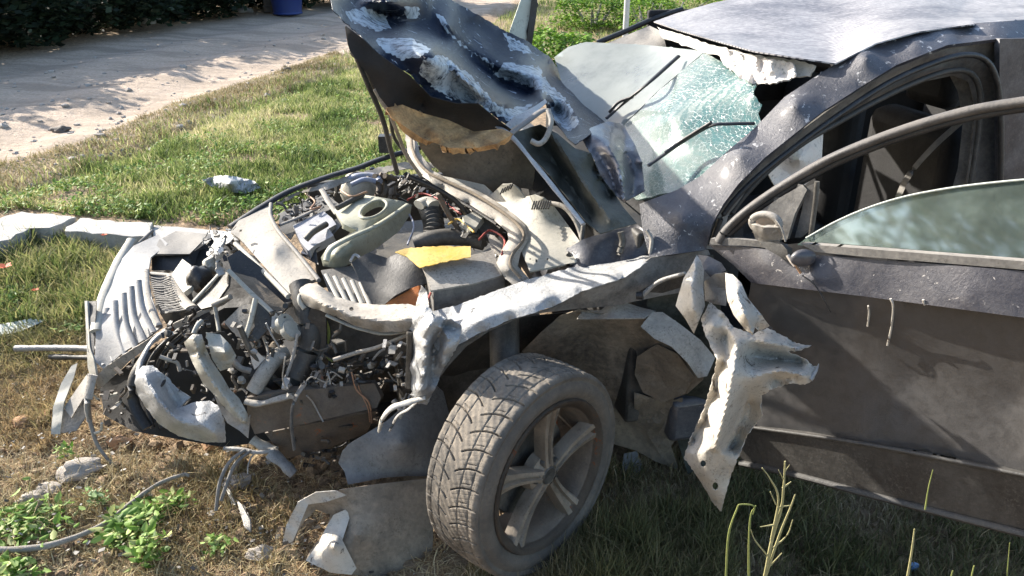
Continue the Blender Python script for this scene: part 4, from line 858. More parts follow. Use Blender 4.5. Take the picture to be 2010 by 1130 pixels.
# ---- far side of the engine bay
T('wing_edge', 'black_trim', [(452, 446, .73), (515, 405, .77), (570, 374, .8), (640, 348, .83), (700, 330, .85), (742, 314, .87), (800, 296, .9), (840, 285, .92)], .017, m='z', flat=.6)
S('far_wing_rail', 'pale_plastic', [(535, 402, .76), (580, 378, .79), (650, 355, .82), (700, 340, .84), (790, 318, .87), (860, 318, .88), (850, 330, .86), (780, 332, .85), (700, 352, .82), (668, 362, .8), (640, 372, .8), (590, 378, .78), (545, 402, .76)], m='z', amp=.01, wl_=.08, step=6, jag=1.5)
T('bracket', 'pale_plastic', [(632, 372, .8), (645, 395, .78), (662, 420, .76)], .012, m='z', flat=.5)
V, F = box_data(P(744, 300, .9, 'z'), Vector((.05, 0, 0)), Vector((0, .05, 0)), Vector((0, 0, .07))); mesh('relay_box', V, F, 'black_trim', car)
V, F = lump_data(P(705, 372, .76, 'z'), .075, 3, 3, .15, (1, 1, 1)); mesh('expansion_tank', V, F, 'cover_plastic', car)
T('hose', 'blue_hose', [(678, 356, .8), (700, 346, .83), (735, 346, .83), (745, 356, .82)], .014, m='z'); T('hose', 'blue_hose', [(690, 362, .82), (715, 352, .84), (738, 356, .83)], .01, m='z')
for i, pts in enumerate([[(735, 345), (752, 352), (758, 375), (748, 390)], [(745, 342), (765, 355), (768, 380), (765, 395)], [(755, 345), (775, 352), (772, 370), (778, 392)], [(720, 350), (742, 360), (742, 380), (735, 388)]]): T('wiring_loom', 'rusty_steel' if i % 2 else 'cloth_insulation', [(a[0], a[1], .84-.03*j) for j, a in enumerate(pts)], .011, m='z')
# ---- engine cover
ec = S('engine_cover', 'olive_cover', [(655, 412, .82), (680, 392, .835), (715, 382, .84), (790, 394, .825), (808, 402, .81), (806, 420, .78), (782, 455, .745), (742, 485, .72), (702, 510, .705), (668, 527, .70), (634, 522, .70), (630, 505, .73), (645, 482, .77), (700, 452, .80), (672, 438, .82)],
  ctrl=[(740, 420, .835), (700, 400, .84), (720, 460, .79), (660, 500, .77), (690, 480, .79), (770, 430, .79), (650, 512, .74)], m='z', amp=.001, wl_=.2, step=6, th=.02, holes=[oval(733, 411, 25, 11, -.45)], smooth=60)
T('filler_ring', 'olive_cover', [(a[0], a[1], .845) for a in oval(733, 411, 29, 14, -.45, 16)]+[(oval(733, 411, 29, 14, -.45, 16)[0])+(.845,)], .006, m='z', parent=ec)
T('cover_ridge', 'olive_cover', [(640, 512, .76), (650, 488, .79), (690, 465, .81), (735, 445, .82), (775, 420, .815), (800, 402, .82)], .011, m='z', parent=ec, flat=.6)
T('cover_edge', 'dark_plastic', [(662, 408, .84), (700, 388, .85), (712, 382, .85)], .01, m='z', parent=ec)
S('fan_housing', 'bluish_plastic', [(575, 442, .74), (635, 414, .76), (652, 428, .76), (660, 440, .755), (645, 448, .755), (655, 462, .75), (640, 470, .74), (620, 480, .735), (605, 492, .73), (590, 475, .73)], m='z', amp=.003, step=7, th=.03, wl_=.1)
S('fan_housing_side', 'dark_plastic', [(640, 440, .745), (668, 425, .745), (672, 440, .74), (645, 470, .73), (620, 490, .72), (625, 520, .69), (590, 500, .69), (600, 485, .71)], m='z', amp=.01, step=6, wl_=.05)
T('bracket', 'gray_plastic', [(548, 442, .75), (590, 425, .76), (625, 408, .77)], .009, m='z', flat=.5)
S('lock_carrier', 'pale_plastic', [(452, 455, .73), (470, 430, .75), (500, 412, .765), (530, 398, .775), (534, 420, .765), (546, 450, .755), (580, 490, .735), (624, 546, .71), (606, 552, .71), (590, 552, .705), (570, 577, .69), (555, 562, .69), (520, 524, .7), (490, 490, .71), (470, 468, .72)], m='z', ctrl=[(540, 490, .75)], amp=.005, wl_=.15, step=7, th=.012)
T('carrier_edge', 'gray_plastic', [(532, 400, .78), (532, 425, .77), (548, 455, .76), (582, 495, .74), (626, 550, .715)], .008, m='z')
T('carrier_edge', 'cover_plastic', [(462, 478, .71), (505, 520, .695), (545, 560, .685), (566, 582, .68)], .009, m='z')
S('carrier_tab', 'torn_silver', [(412, 452, .66), (440, 455, .68), (470, 440, .72), (455, 470, .7), (430, 490, .66), (418, 505, .62), (405, 500, .62), (420, 475, .66)], m='z', amp=.02, wl_=.05, step=5, jag=2)
T('bonnet_catch', 'steel_dark', [(600, 470, .75), (615, 455, .77), (640, 440, .77)], .012, m='z')
S('fan_shroud', 'dark_plastic', [(545, 420, .7), (600, 395, .72), (640, 380, .74), (665, 400, .74), (640, 415, .72), (590, 440, .7), (570, 470, .68), (550, 450, .69)], m='z', amp=.01, step=8)
T('metal_ring', 'green_stem', [(a[0], a[1], .755) for a in oval(541, 422, 7, 11, .2, 10)], .004, m='z')
# ---- battery, fuse box, air duct
T('air_duct', 'dark_plastic', [(838, 400, .84), (848, 425, .82), (852, 450, .79), (845, 475, .75)], .036, m='z', seg=16, ribs=1, n=8)
T('duct_mouth', 'cover_plastic', [(822, 402, .86), (838, 395, .865), (852, 402, .86)], .028, m='z', flat=.6)
T('air_duct', 'steel_dark', [(815, 480, .76), (850, 468, .78), (900, 465, .78), (950, 475, .77)], .03, m='z', seg=14)
S('brake_reservoir', 'cover_plastic', [(908, 425, .86), (935, 412, .87), (948, 425, .86), (935, 445, .84), (920, 455, .83)], m='z', amp=.004, step=6, th=.03)
S('servo_plate', 'steel_dark', [(925, 440, .83), (955, 420, .85), (985, 440, .84), (970, 470, .8), (940, 460, .81)], m='z', amp=.006, step=6, th=.02, wl_=.04)
S('pale_bracket', 'pale_plastic', [(955, 458, .82), (970, 462, .82), (988, 480, .8), (985, 505, .78), (965, 490, .79)], m='z', amp=.006, step=6, th=.006)
slab('battery', 'gray_plastic', car, (832, 520, .8), (968, 490, .81), (850, 572, .78), .17, bv=.008)
S('battery_cover', 'pale_plastic', [(828, 522, .815), (900, 506, .82), (968, 490, .825), (985, 540, .79), (930, 556, .785), (846, 570, .79), (838, 545, .8)], m='z', amp=.004, wl_=.15, step=8, th=.006)
S('yellow_panel', 'yellow_plastic', [(776, 494, .84), (795, 487, .845), (850, 483, .85), (924, 483, .85), (924, 504, .84), (870, 514, .835), (824, 525, .83), (800, 504, .83)], m='z', amp=.006, wl_=.08, step=6, jag=1)
S('fuse_board', 'dark_plastic', [(690, 515, .44), (705, 505, .46), (725, 495, .46), (760, 506, .44), (800, 488, .42), (818, 515, .36), (842, 555, .3), (800, 567, .29), (775, 580, .29), (752, 600, .3), (735, 602, .32), (715, 570, .36)], amp=.004, wl_=.2, step=8, th=.01)
S('orange_panel', 'orange_plastic', [(752, 606, .29), (768, 582, .3), (800, 568, .3), (822, 560, .28), (824, 606, .24), (790, 612, .26)], amp=.002, th=.01)
for i in range(5): T('cooling_rib', 'cover_plastic', [(640+17*i, 538+4*i, .72), (666+15*i, 590+2*i, .69)], .0075, m='z', flat=.5)
S('rib_base', 'gray_plastic', [(630, 530, .705), (700, 520, .71), (728, 592, .67), (655, 600, .66)], m='z', amp=.002, th=.006)
T('cable_tie', 'airbag_cloth', [(688, 512, .74), (696, 500, .75), (706, 506, .75), (702, 518, .74), (712, 515, .74)], .005, m='z')
# ---- near wing rail and crumpled silver
S('wing_rail', 'torn_silver', [(832, 650, .1), (842, 612, .14), (900, 598, .13), (960, 575, .13), (1030, 550, .14), (1120, 525, .14), (1200, 512, .14), (1272, 498, .12), (1276, 510, .05), (1225, 545, .0), (1140, 572, 0), (1085, 602, 0), (1000, 628, 0), (945, 652, 0), (900, 676, .0), (870, 704, 0)],
  ridges=[[(870, 660, .03), (950, 622, .0), (1050, 590, .0), (1150, 556, .02), (1262, 512, .04)], [(860, 632, .1), (950, 596, .09), (1050, 562, .1), (1150, 532, .11), (1250, 508, .1)]], amp=.008, wl_=.07, step=6, seed=12, jag=1)
S('wing_side', 'gray_plastic', [(866, 712, .03), (900, 678, .02), (945, 654, .02), (1000, 630, .02), (1085, 604, .02), (1140, 574, .02), (1225, 547, .02), (1278, 505, .04), (1390, 490, .03), (1420, 560, .0), (1300, 580, .03), (1205, 600, .04), (1130, 606, .05), (1030, 618, .06), (960, 650, .06), (915, 680, .06), (880, 718, .06), (860, 745, .06)], amp=.006, step=9, th=.004)
S('wing_post', 'green_underside', [(1278, 520, .06), (1400, 500, .02), (1420, 640, .0), (1410, 900, .02), (1350, 930, .05), (1310, 800, .1), (1330, 650, .08), (1270, 600, .08)], amp=.01, step=12)
S('crumpled_wing', 'torn_silver', [(818, 602, .1), (838, 596, .08), (852, 618, .02), (885, 626, 0), (905, 640, -.02), (900, 676, -.02), (884, 704, .0), (868, 728, .02), (850, 770, .04), (838, 795, .06), (812, 790, .08), (802, 740, .1), (808, 690, .1), (800, 650, .12)],
  ridges=[[(835, 600, .06), (845, 640, -.04), (838, 700, -.03), (828, 770, .0)], [(905, 645, -.02), (870, 640, .04), (850, 680, .05), (848, 740, .06)], [(850, 620, .0), (880, 665, -.05), (868, 715, -.03)]], amp=.018, wl_=.05, step=4.5, jag=1.5, seed=21)
S('crumpled_wing', 'bare_steel', [(826, 560, .16), (838, 572, .14), (842, 600, .1), (836, 640, .06), (822, 650, .08), (816, 600, .14)], amp=.012, wl_=.04, step=4, jag=1)
T('torn_strip', 'fender_inner', [(836, 780, .02), (800, 790, .03), (770, 800, .04), (752, 820, .05), (744, 845, .06)], .013, flat=.5, wob=.4)
T('torn_strip', 'bare_steel', [(845, 760, .04), (806, 800, .05), (782, 815, .06), (765, 845, .07)], .008, flat=.5, wob=.4)
T('coil', 'steel_dark', [(806, 650, .08), (805, 700, .08), (802, 760, .08)], .012, ribs=1, n=12)
S('wing_bracket', 'dark_plastic', [(1256, 572, .0), (1290, 552, -.02), (1345, 535, -.06), (1350, 560, -.06), (1300, 575, -.01)], amp=.004)
T('torn_rod', 'bare_steel', [(1262, 578, -.02), (1295, 552, -.05), (1345, 536, -.1)], .006, wob=.4)
T('torn_rod', 'black_trim', [(1250, 580, -.02), (1262, 580, -.03)], .012)
# ---- radiator support, cross member, bars
cm_ = S('cross_member', 'pale_plastic', [(586, 566, .46), (604, 556, .46), (622, 556, .45), (655, 580, .38), (700, 594, .32), (745, 598, .27), (800, 596, .2), (832, 604, .14), (836, 630, .08), (815, 646, .09), (790, 650, .12), (745, 652, .18), (700, 640, .24), (660, 622, .3), (625, 608, .36), (598, 600, .42)],
  ridges=[[(600, 578, .38), (640, 600, .27), (690, 620, .2), (745, 628, .15), (800, 624, .09), (830, 618, .07)], [(622, 562, .42), (660, 590, .33), (705, 605, .27), (750, 608, .22), (805, 606, .15)]], amp=.01, wl_=.09, step=5, th=.006, jag=.7, holes=[oval(690, 606, 5, 4, 0, 8)], smooth=24)
T('member_end', 'cover_plastic', [(592, 572, .45), (588, 590, .42), (598, 606, .4)], .008, parent=cm_)
T('flange', 'cover_plastic', [(640, 618, .3), (690, 640, .26), (745, 654, .2), (790, 652, .16), (830, 640, .1)], .007, flat=.6, wob=.3)
T('stay_bar', 'pale_plastic', [(655, 706, .26), (700, 692, .24), (745, 680, .2), (820, 648, .12)], .0065)
S('radiator', 'dark_plastic', [(632, 618, .42), (700, 640, .38), (800, 655, .26), (800, 690, .26), (740, 700, .32), (650, 705, .42), (635, 690, .42)], amp=.004, th=.03)
T('radiator_edge', 'green_stem', [(632, 615, .4), (645, 650, .4), (640, 690, .4), (652, 710, .38)], .006)
T('coolant_hose', 'dark_plastic', [(590, 558, .5), (600, 600, .44), (612, 650, .4), (600, 700, .38), (580, 740, .36)], .038, seg=16, n=8)
T('hose_collar', 'cover_plastic', [(550, 640, .42), (562, 632, .4)], .03, seg=16, sm=False); T('hose_collar', 'cover_plastic', [(566, 652, .39), (574, 645, .38)], .032, seg=16, sm=False); T('hose_elbow', 'steel_dark', [(545, 650, .46), (570, 645, .42), (600, 660, .4)], .027, seg=14)
S('side_plate', 'dark_plastic', [(612, 600, .38), (640, 612, .36), (640, 680, .36), (600, 740, .36), (580, 760, .36), (560, 780, .36), (572, 730, .38), (590, 660, .4)], amp=.006, th=.01)
T('side_edge', 'bare_steel', [(584, 655, .35), (575, 700, .34), (560, 745, .33)], .005)
# ---- lower beam
S('lower_beam', 'rusty_steel', [(484, 780, .34), (560, 768, .3), (640, 762, .28), (735, 752, .24), (748, 780, .22), (740, 800, .22), (640, 822, .26), (560, 840, .3), (500, 852, .32), (486, 820, .34)], amp=.006, th=.03, step=9)
T('beam_lip', 'pale_plastic', [(482, 788, .33), (510, 792, .31), (550, 782, .29), (575, 776, .28)], .013, flat=.7, wob=.3)
T('strap', 'gray_plastic', [(600, 750, .26), (578, 785, .25), (572, 830, .24), (578, 880, .24)], .013, flat=.35)
S('lower_crossing', 'rusty_steel', [(520, 850, .36), (640, 826, .3), (740, 806, .26), (720, 850, .3), (640, 880, .34), (560, 900, .36)], amp=.01, th=.01)
T('copper_wire', 'copper_wire', [(690, 730, .26), (700, 765, .24), (724, 790, .22), (730, 830, .22)], .0028)
T('copper_wire', 'copper_wire', [(696, 735, .26), (708, 770, .24), (722, 800, .22), (726, 828, .22)], .002)
S('wheel_arch_inner', 'dark_plastic', [(868, 716, .3), (930, 662, .3), (1030, 622, .3), (1140, 610, .3), (1330, 600, .3), (1400, 700, .3), (1400, 960, .35), (1200, 960, .5), (900, 900, .55), (850, 800, .5)], amp=.01, step=20)
S('inner_wing', 'steel_dark', [(640, 690, .6), (860, 700, .5), (900, 800, .55), (900, 960, .6), (640, 930, .62), (560, 860, .62)], amp=.015, wl_=.2, step=14)
# ---- arch liner and flaps
S('arch_liner', 'liner_plastic', [(1025, 690, .24), (1060, 655, .2), (1100, 620, .14), (1135, 608, .1), (1180, 616, .07), (1262, 622, .02), (1290, 640, .0), (1345, 680, -.04), (1385, 720, -.06), (1380, 745, -.03), (1350, 772, 0), (1322, 782, .05), (1308, 850, .08), (1332, 922, .1), (1285, 905, .14), (1250, 885, .2), (1200, 870, .26), (1150, 810, .28), (1090, 745, .28), (1040, 705, .27)],
  ctrl=[(1150, 660, .2), (1250, 690, .12), (1300, 720, .04)], amp=.012, wl_=.25, step=9, th=.003)
S('lit_liner_fold', 'pale_plastic', [(1132, 626, .08), (1142, 610, .1), (1180, 608, .1), (1205, 586, .12), (1258, 603, .09), (1288, 610, .06), (1264, 624, .0), (1190, 625, .03)], amp=.006, wl_=.1, step=6)  # lit upper bits of the liner, their brightness painted in as paler sheets
S('lit_liner_fold', 'pale_plastic', [(1258, 640, .0), (1280, 612, .03), (1300, 612, .02), (1335, 636, -.02), (1376, 668, -.05), (1404, 702, -.06), (1388, 738, -.1), (1370, 742, -.09), (1350, 712, -.08), (1318, 680, -.06), (1284, 664, -.03)], amp=.006, wl_=.15, step=6)
S('liner_lobe', 'cloth_insulation', [(1250, 700, .08), (1290, 675, .03), (1330, 695, -.03), (1362, 740, -.03), (1345, 772, 0), (1300, 790, .04), (1262, 770, .08), (1246, 735, .1)], amp=.01, wl_=.1, step=7)
S('liner_lobe', 'cloth_insulation', [(1245, 770, .1), (1310, 790, .06), (1340, 780, .05), (1335, 850, .08), (1300, 900, .1), (1270, 850, .12), (1245, 830, .14)], amp=.02, wl_=.08, step=7)
S('splash_flap', 'flap_plastic', [(664, 908, .1), (672, 885, .1), (690, 868, .1), (720, 850, .1), (760, 825, .12), (800, 790, .15), (830, 755, .2), (850, 750, .22), (870, 768, .24), (886, 830, .2), (875, 880, .15), (862, 935, .08), (800, 934, .07), (750, 938, .06), (715, 945, .05), (683, 951, .05), (676, 925, .08)], ctrl=[(790, 870, .05)], amp=.006, wl_=.25, step=8, th=.004)
S('splash_guard', 'liner_plastic', [(555, 1068, .0), (572, 1015, .0), (598, 978, .0), (650, 964, -.02), (740, 950, .0), (852, 938, .03), (850, 1060, -.04), (846, 1120, -.08), (780, 1134, -.1), (690, 1128, -.1), (600, 1100, -.08), (608, 1082, -.06), (640, 1040, -.02), (648, 1010, .0), (620, 1000, .03), (595, 1025, .0), (574, 1066, -.02)],
  ctrl=[(700, 1050, -.1), (640, 1090, -.12)], amp=.012, wl_=.2, step=8, th=.004)
S('curled_edge', 'fender_inner', [(553, 1072, -.03), (562, 1030, -.03), (585, 985, -.03), (620, 966, -.04), (660, 963, -.05), (680, 972, -.06), (640, 985, -.05), (605, 990, -.03), (592, 1020, -.05), (575, 1062, -.05)], amp=.008, wl_=.06, step=5)
S('torn_cone', 'fender_inner', [(655, 1010, -.03), (678, 1000, -.03), (688, 1010, -.04), (672, 1060, -.1), (700, 1115, -.12), (690, 1128, -.13), (650, 1124, -.13), (600, 1100, -.1), (625, 1065, -.07), (640, 1035, -.04)], ctrl=[(655, 1070, -.15)], amp=.008, wl_=.08, step=6)
S('fallen_trim', 'flap_plastic', [(1160, 1002, .08), (1215, 960, .12), (1225, 890, .2), (1250, 885, .2), (1285, 975, .1), (1260, 990, .06), (1200, 1000, .05)], amp=.006, wl_=.1, step=8)
# ---- torn wing piece standing off the door
tw = S('torn_wing', 'fender_inner', [(1393, 592, .1), (1420, 615, .13), (1440, 642, .13), (1480, 655, .12), (1506, 642, .09), (1532, 656, .08), (1560, 671, .06), (1590, 680, .05), (1568, 688, .07), (1545, 690, .1), (1582, 706, .08), (1596, 718, .07), (1608, 716, .06), (1597, 745, .08), (1580, 755, .1), (1548, 752, .12), (1520, 762, .13), (1495, 776, .13), (1493, 800, .13), (1497, 815, .12), (1468, 850, .14), (1452, 890, .14), (1432, 940, .14), (1416, 1004, .12), (1398, 985, .12), (1375, 945, .15), (1342, 898, .15), (1352, 868, .17), (1375, 822, .19), (1394, 765, .22), (1408, 705, .24), (1385, 660, .17), (1376, 625, .12)],
  ridges=[[(1420, 625, .12), (1442, 680, .2), (1432, 730, .26), (1424, 790, .27), (1412, 850, .26), (1405, 880, .24)], [(1445, 650, .15), (1500, 672, .16), (1560, 682, .1)], [(1450, 695, .2), (1480, 700, .1), (1530, 706, .06), (1572, 712, .04)], [(1455, 755, .22), (1490, 735, .2), (1535, 728, .17), (1585, 738, .12)], [(1418, 715, .18), (1402, 775, .14), (1385, 820, .12), (1362, 865, .11)], [(1352, 872, .14), (1385, 884, .22), (1420, 892, .2), (1448, 880, .12)], [(1400, 640, .16), (1425, 660, .12), (1432, 700, .16)], [(1470, 790, .1), (1455, 840, .1), (1435, 880, .1)], [(1356, 890, .19), (1385, 935, .19), (1408, 985, .14)], [(1520, 745, .1), (1560, 740, .11)]], m='d', holes=[oval(1380, 910, 6, 7, 0, 8), oval(1404, 954, 6, 8, 0, 8), oval(1557, 668, 4, 3, 0, 7)], amp=.007, wl_=.07, step=4.5, jag=1.3, seed=31, th=.002, smooth=16)
S('torn_leaf', 'fender_inner', [(1368, 500, .03), (1376, 512, .05), (1382, 530, .05), (1380, 560, .07), (1384, 600, .1), (1362, 655, .14), (1345, 625, .16), (1326, 600, .14), (1333, 575, .12), (1342, 545, .1), (1352, 530, .07)], parent=tw, ridges=[[(1366, 505, .06), (1358, 560, .15), (1366, 610, .17), (1362, 650, .15)]], m='d', amp=.006, wl_=.07, step=5, seed=33)
S('torn_lobe', 'fender_inner', [(1424, 536, .12), (1438, 538, .14), (1455, 555, .17), (1468, 585, .19), (1495, 618, .18), (1510, 640, .16), (1490, 650, .16), (1482, 642, .18), (1478, 658, .2), (1462, 646, .22), (1440, 618, .22), (1428, 590, .19), (1424, 560, .15)], parent=tw, m='d', ridges=[[(1430, 540, .16), (1445, 575, .24), (1462, 615, .27), (1478, 652, .24)], [(1455, 560, .19), (1480, 610, .19), (1500, 635, .17)]], amp=.006, wl_=.08, step=5, seed=35)
S('torn_pocket', 'gray_plastic', [(1382, 552, .06), (1402, 538, .08), (1426, 534, .1), (1428, 570, .08), (1424, 600, .1), (1400, 596, .08), (1384, 590, .08)], parent=tw, m='d', amp=.01, wl_=.06, step=6)
S('torn_back', 'dark_paint', [(1370, 500, .0), (1390, 502, .01), (1415, 515, .02), (1425, 530, .02), (1395, 545, .03), (1382, 530, .03)], parent=tw, m='d', amp=.01)
T('torn_spike', 'torn_silver', [(1560, 685, .1), (1580, 680, .08), (1592, 678, .06)], [.006, .001], parent=tw, m='d'); T('torn_spike', 'torn_silver', [(1590, 745, .1), (1602, 728, .08), (1607, 714, .06)], [.006, .001], parent=tw, m='d')
T('wire', 'black_trim', [(1480, 655, .1), (1500, 640, .12), (1515, 645, .12)], .003, parent=tw, m='d')
# ---- the open door
door = S('door', 'door_lower_paint', [(1475, 553, .03), (1700, 580, .035), (2090, 632, .035), (2090, 948, .03), (1700, 872, .03), (1488, 838, .03), (1440, 840, .02), (1450, 700, .0), (1462, 620, .02)], ctrl=[(1600, 690, -.012), (1800, 740, -.012), (2000, 780, -.012), (1600, 820, .01), (1900, 880, .01)], m='d', amp=.0012, wl_=.5, step=16, th=.02, smooth=60)
S('door_shoulder', 'door_upper_paint', [(1390, 480, .0), (1460, 484, .012), (1600, 500, .012), (1800, 515, .012), (2090, 538, .012), (2090, 634, .035), (1700, 582, .035), (1475, 555, .03), (1440, 520, .015)], parent=door, ctrl=[(1600, 545, .045), (1900, 580, .045), (1500, 520, .035)], m='d', amp=.0012, wl_=.4, step=12, th=.02, smooth=60)
S('door_cladding', 'dark_plastic', [(1440, 838, .02), (1488, 839, .036), (1700, 873, .036), (2090, 949, .036), (2090, 1058, .03), (1900, 1012, .03), (1700, 962, .03), (1560, 925, .03), (1455, 905, .02)], parent=door, ctrl=[(1700, 915, .03), (1950, 970, .03)], m='d', amp=.001, wl_=.4, step=16, th=.02, smooth=60)
T('sill_edge', 'dark_plastic', [(1455, 908, .02), (1560, 930, .025), (1700, 967, .025), (1900, 1018, .025), (2090, 1066, .025)], .014, parent=door, m='d', flat=.7)
T('rubbing_strip', 'dark_plastic', [(1470, 838, .04), (1700, 872, .042), (2090, 948, .042)], .005, parent=door, m='d')
S('belt_moulding', 'gray_plastic', [(1570, 478, .02), (1700, 488, .02), (1850, 500, .02), (2090, 519, .02), (2090, 536, .02), (1850, 516, .02), (1700, 504, .02), (1600, 494, .02)], parent=door, m='d', amp=0, step=14, th=.02)
S('belt_moulding', 'gray_plastic', [(1395, 468, .01), (1440, 468, .015), (1500, 474, .018), (1540, 482, .02), (1540, 490, .02), (1460, 482, .018), (1392, 480, .01)], parent=door, m='d', amp=0, th=.015)
S('door_glass', 'door_glass', [(1565, 480, -0.0114), (1582, 468, -0.0152), (1640, 436, -0.0254), (1700, 410, -0.034), (1770, 388, -0.0416), (1850, 372, -0.0478), (1940, 360, -0.0531), (2090, 346, -0.0603), (2090, 528, -0.0093), (1800, 506, -0.0092)], parent=door, m='d', amp=0, step=60, th=.004)
T('glass_edge', 'white_blade', [(1582, 467, -0.012199999999999999), (1640, 435, -0.0224), (1700, 409, -0.031000000000000003), (1770, 387, -0.038599999999999995), (1850, 371, -0.0448), (1940, 359, -0.0501), (2090, 345, -0.0573)], .0022, parent=door, m='d')
T('window_frame', 'frame_rubber', [(1410, 474, 0.01), (1428, 448, 0.0018), (1470, 410, -0.0155), (1540, 362, -0.0379), (1620, 316, -0.0598), (1700, 281, -0.0771), (1780, 252, -0.0919), (1860, 228, -0.1045), (1940, 210, -0.1147), (2090, 188, -0.1288)], .0145, parent=door, m='d', flat=.75, seg=12, n=8)
T('window_seal', 'black_trim', [(1432, 460, -0.0033), (1474, 422, -0.0206), (1544, 374, -0.043), (1624, 328, -0.0649), (1704, 293, -0.0822), (1784, 264, -0.097), (1864, 240, -0.1096), (1944, 222, -0.1198), (2094, 200, -0.1339)], .009, parent=door, m='d', n=8)
S('sail_panel', 'gray_plastic', [(1478, 424, -.01), (1530, 388, -.02), (1575, 362, -.025), (1584, 372, -.02), (1560, 420, -.015), (1545, 470, -.01), (1500, 470, -.01)], parent=door, m='d', amp=.001, th=.012)
S('quarter_trim', 'gray_plastic', [(1584, 366, -.03), (1602, 358, -.03), (1604, 380, -.03), (1590, 450, -.03), (1572, 466, -.03), (1560, 466, -.03), (1572, 420, -.03)], parent=door, m='d', amp=.004, th=.012)
T('quarter_bar', 'steel_dark', [(1604, 356, -.02), (1600, 400, -.02), (1592, 460, -.02)], .006, parent=door, m='d')
mi = T('mirror_housing', 'pale_plastic', [(a[0], a[1], .04) for a in oval(1503, 438, 27, 17, .15, 14)]+[oval(1503, 438, 27, 17, .15, 14)[0]+(.04,)], .009, parent=door, m='d')
S('mirror_shell', 'pale_plastic', [(1474, 440, .05), (1500, 446, .06), (1530, 446, .05), (1536, 462, .04), (1525, 482, .03), (1500, 482, .035), (1482, 468, .045)], parent=door, m='d', amp=.006, wl_=.04, step=5, th=.01)
S('mirror_socket', 'rusty_steel', [(1480, 430, .02), (1503, 420, .02), (1526, 432, .02), (1524, 446, .02), (1482, 446, .02)], parent=door, m='d', amp=.003)
S('mirror_stub', 'dark_plastic', [(1490, 474, .04), (1530, 474, .04), (1545, 490, .05), (1548, 512, .05), (1528, 502, .05), (1500, 486, .045)], parent=door, m='d', amp=.004, th=.02)
T('mirror_cable', 'pale_plastic', [(1522, 430, .05), (1534, 448, .055), (1542, 474, .055)], .0022, parent=door, m='d')
V, F = lump_data(P(1577, 506, .045, 'd'), .028, 2, 3, .08, (1.1, .5, .8)); mesh('mirror_foot', V, F, 'dark_paint', door)
T('mirror_shard', 'brick_chunk', [(1548, 505, .06), (1562, 522, .06), (1572, 536, .055)], .004, parent=door, m='d', wob=.5); T('mirror_shard', 'interior_pale', [(1546, 500, .06), (1555, 514, .06), (1560, 522, .06)], .005, parent=door, m='d', wob=.5)
T('loose_wire', 'black_trim', [(1575, 540, .06), (1600, 560, .06), (1618, 590, .055), (1630, 612, .04)], .0018, parent=door, m='d')
for px in ([(1748, 586, .05), (1753, 600, .045), (1750, 640, .022), (1742, 678, .012)], [(1704, 600, .045), (1706, 615, .03), (1703, 640, .018)], [(1812, 588, .045), (1815, 598, .04)]): T('dirt_drip', 'fender_inner', px, .0022, parent=door, m='d', wob=.6)

# ---- the front: bumper skin, grille, lamp shell
gb = S('bumper_skin', 'grille_plastic', [(236, 512, 1.45), (262, 482, 1.52), (310, 460, 1.6), (330, 478, 1.5), (296, 505, 1.4), (290, 540, 1.25), (298, 585, 1.05), (318, 640, .86), (290, 662, .86), (240, 692, .86), (204, 726, .87), (186, 708, .9), (188, 650, 1.0), (206, 580, 1.2)], amp=.003, wl_=.15, step=7, th=.006)
S('top_plate', 'gray_plastic', [(300, 498, 1.44), (312, 470, 1.55), (345, 453, 1.63), (440, 462, 1.5), (400, 470, 1.45), (372, 498, 1.38), (330, 498, 1.4)], parent=gb, amp=.004, step=8, th=.006)
S('top_plate_face', 'black_trim', [(298, 502, 1.46), (372, 500, 1.4), (420, 466, 1.5), (440, 470, 1.52), (405, 500, 1.45), (360, 535, 1.35), (330, 530, 1.38), (298, 530, 1.4)], parent=gb, amp=.004, step=8)
for i, pts in enumerate([[(196, 630), (196, 680), (206, 715)], [(210, 605), (212, 660), (224, 708)], [(226, 590), (230, 645), (246, 695)], [(243, 575), (248, 632), (266, 682)], [(258, 562), (264, 620), (284, 668)], [(272, 550), (280, 605), (302, 652)]]):
    T('slat', 'grille_plastic', [(a[0], a[1], (1.12-.12*j-.015*i)) for j, a in enumerate(pts)], .011, parent=gb, flat=.35, wob=.1)
T('grille_frame', 'pale_plastic', [(286, 530, 1.3), (288, 570, 1.12), (300, 615, .95), (312, 640, .86)], .013, parent=gb, flat=.5); T('grille_frame', 'pale_plastic', [(296, 536, 1.28), (342, 540, 1.2)], .01, parent=gb, flat=.6)
T('grille_frame', 'pale_plastic', [(338, 538, 1.2), (345, 565, 1.1), (358, 588, .98), (376, 604, .86)], .022, parent=gb, flat=.4)
for i in range(17):
    t = i/16; y = 544+t*64; xl = 296+t*t*22; xr = 334+t*t*36
    T('mesh_bar', 'gray_plastic', [(xl, y, 1.24-.3*t), ((xl+xr)/2, y+3+2*math.sin(i), 1.2-.3*t), (xr, y-2, 1.17-.3*t)], .0028, parent=gb, n=3, seg=5)
S('mesh_backing', 'dark_plastic', [(294, 538, 1.34), (336, 538, 1.3), (372, 606, .94), (316, 616, .98)], parent=gb, amp=0)
S('lower_lip', 'pale_plastic', [(186, 742, .86), (204, 722, .84), (255, 688, .8), (330, 640, .76), (400, 606, .7), (436, 590, .68), (452, 582, .66), (455, 588, .66), (440, 598, .68), (400, 616, .7), (330, 655, .76), (262, 702, .8), (205, 755, .84), (192, 765, .86)], parent=gb, amp=.004, wl_=.1, step=5, jag=.6, th=.008)
T('outer_bar', 'cover_plastic', [(258, 470, 1.6), (232, 515, 1.45), (208, 568, 1.25), (196, 610, 1.12), (188, 650, 1.0)], .022, parent=gb, flat=.5, wob=.15)
T('outer_bar', 'gray_plastic', [(300, 452, 1.65), (262, 490, 1.55), (236, 540, 1.4), (222, 575, 1.25)], .007, parent=gb)
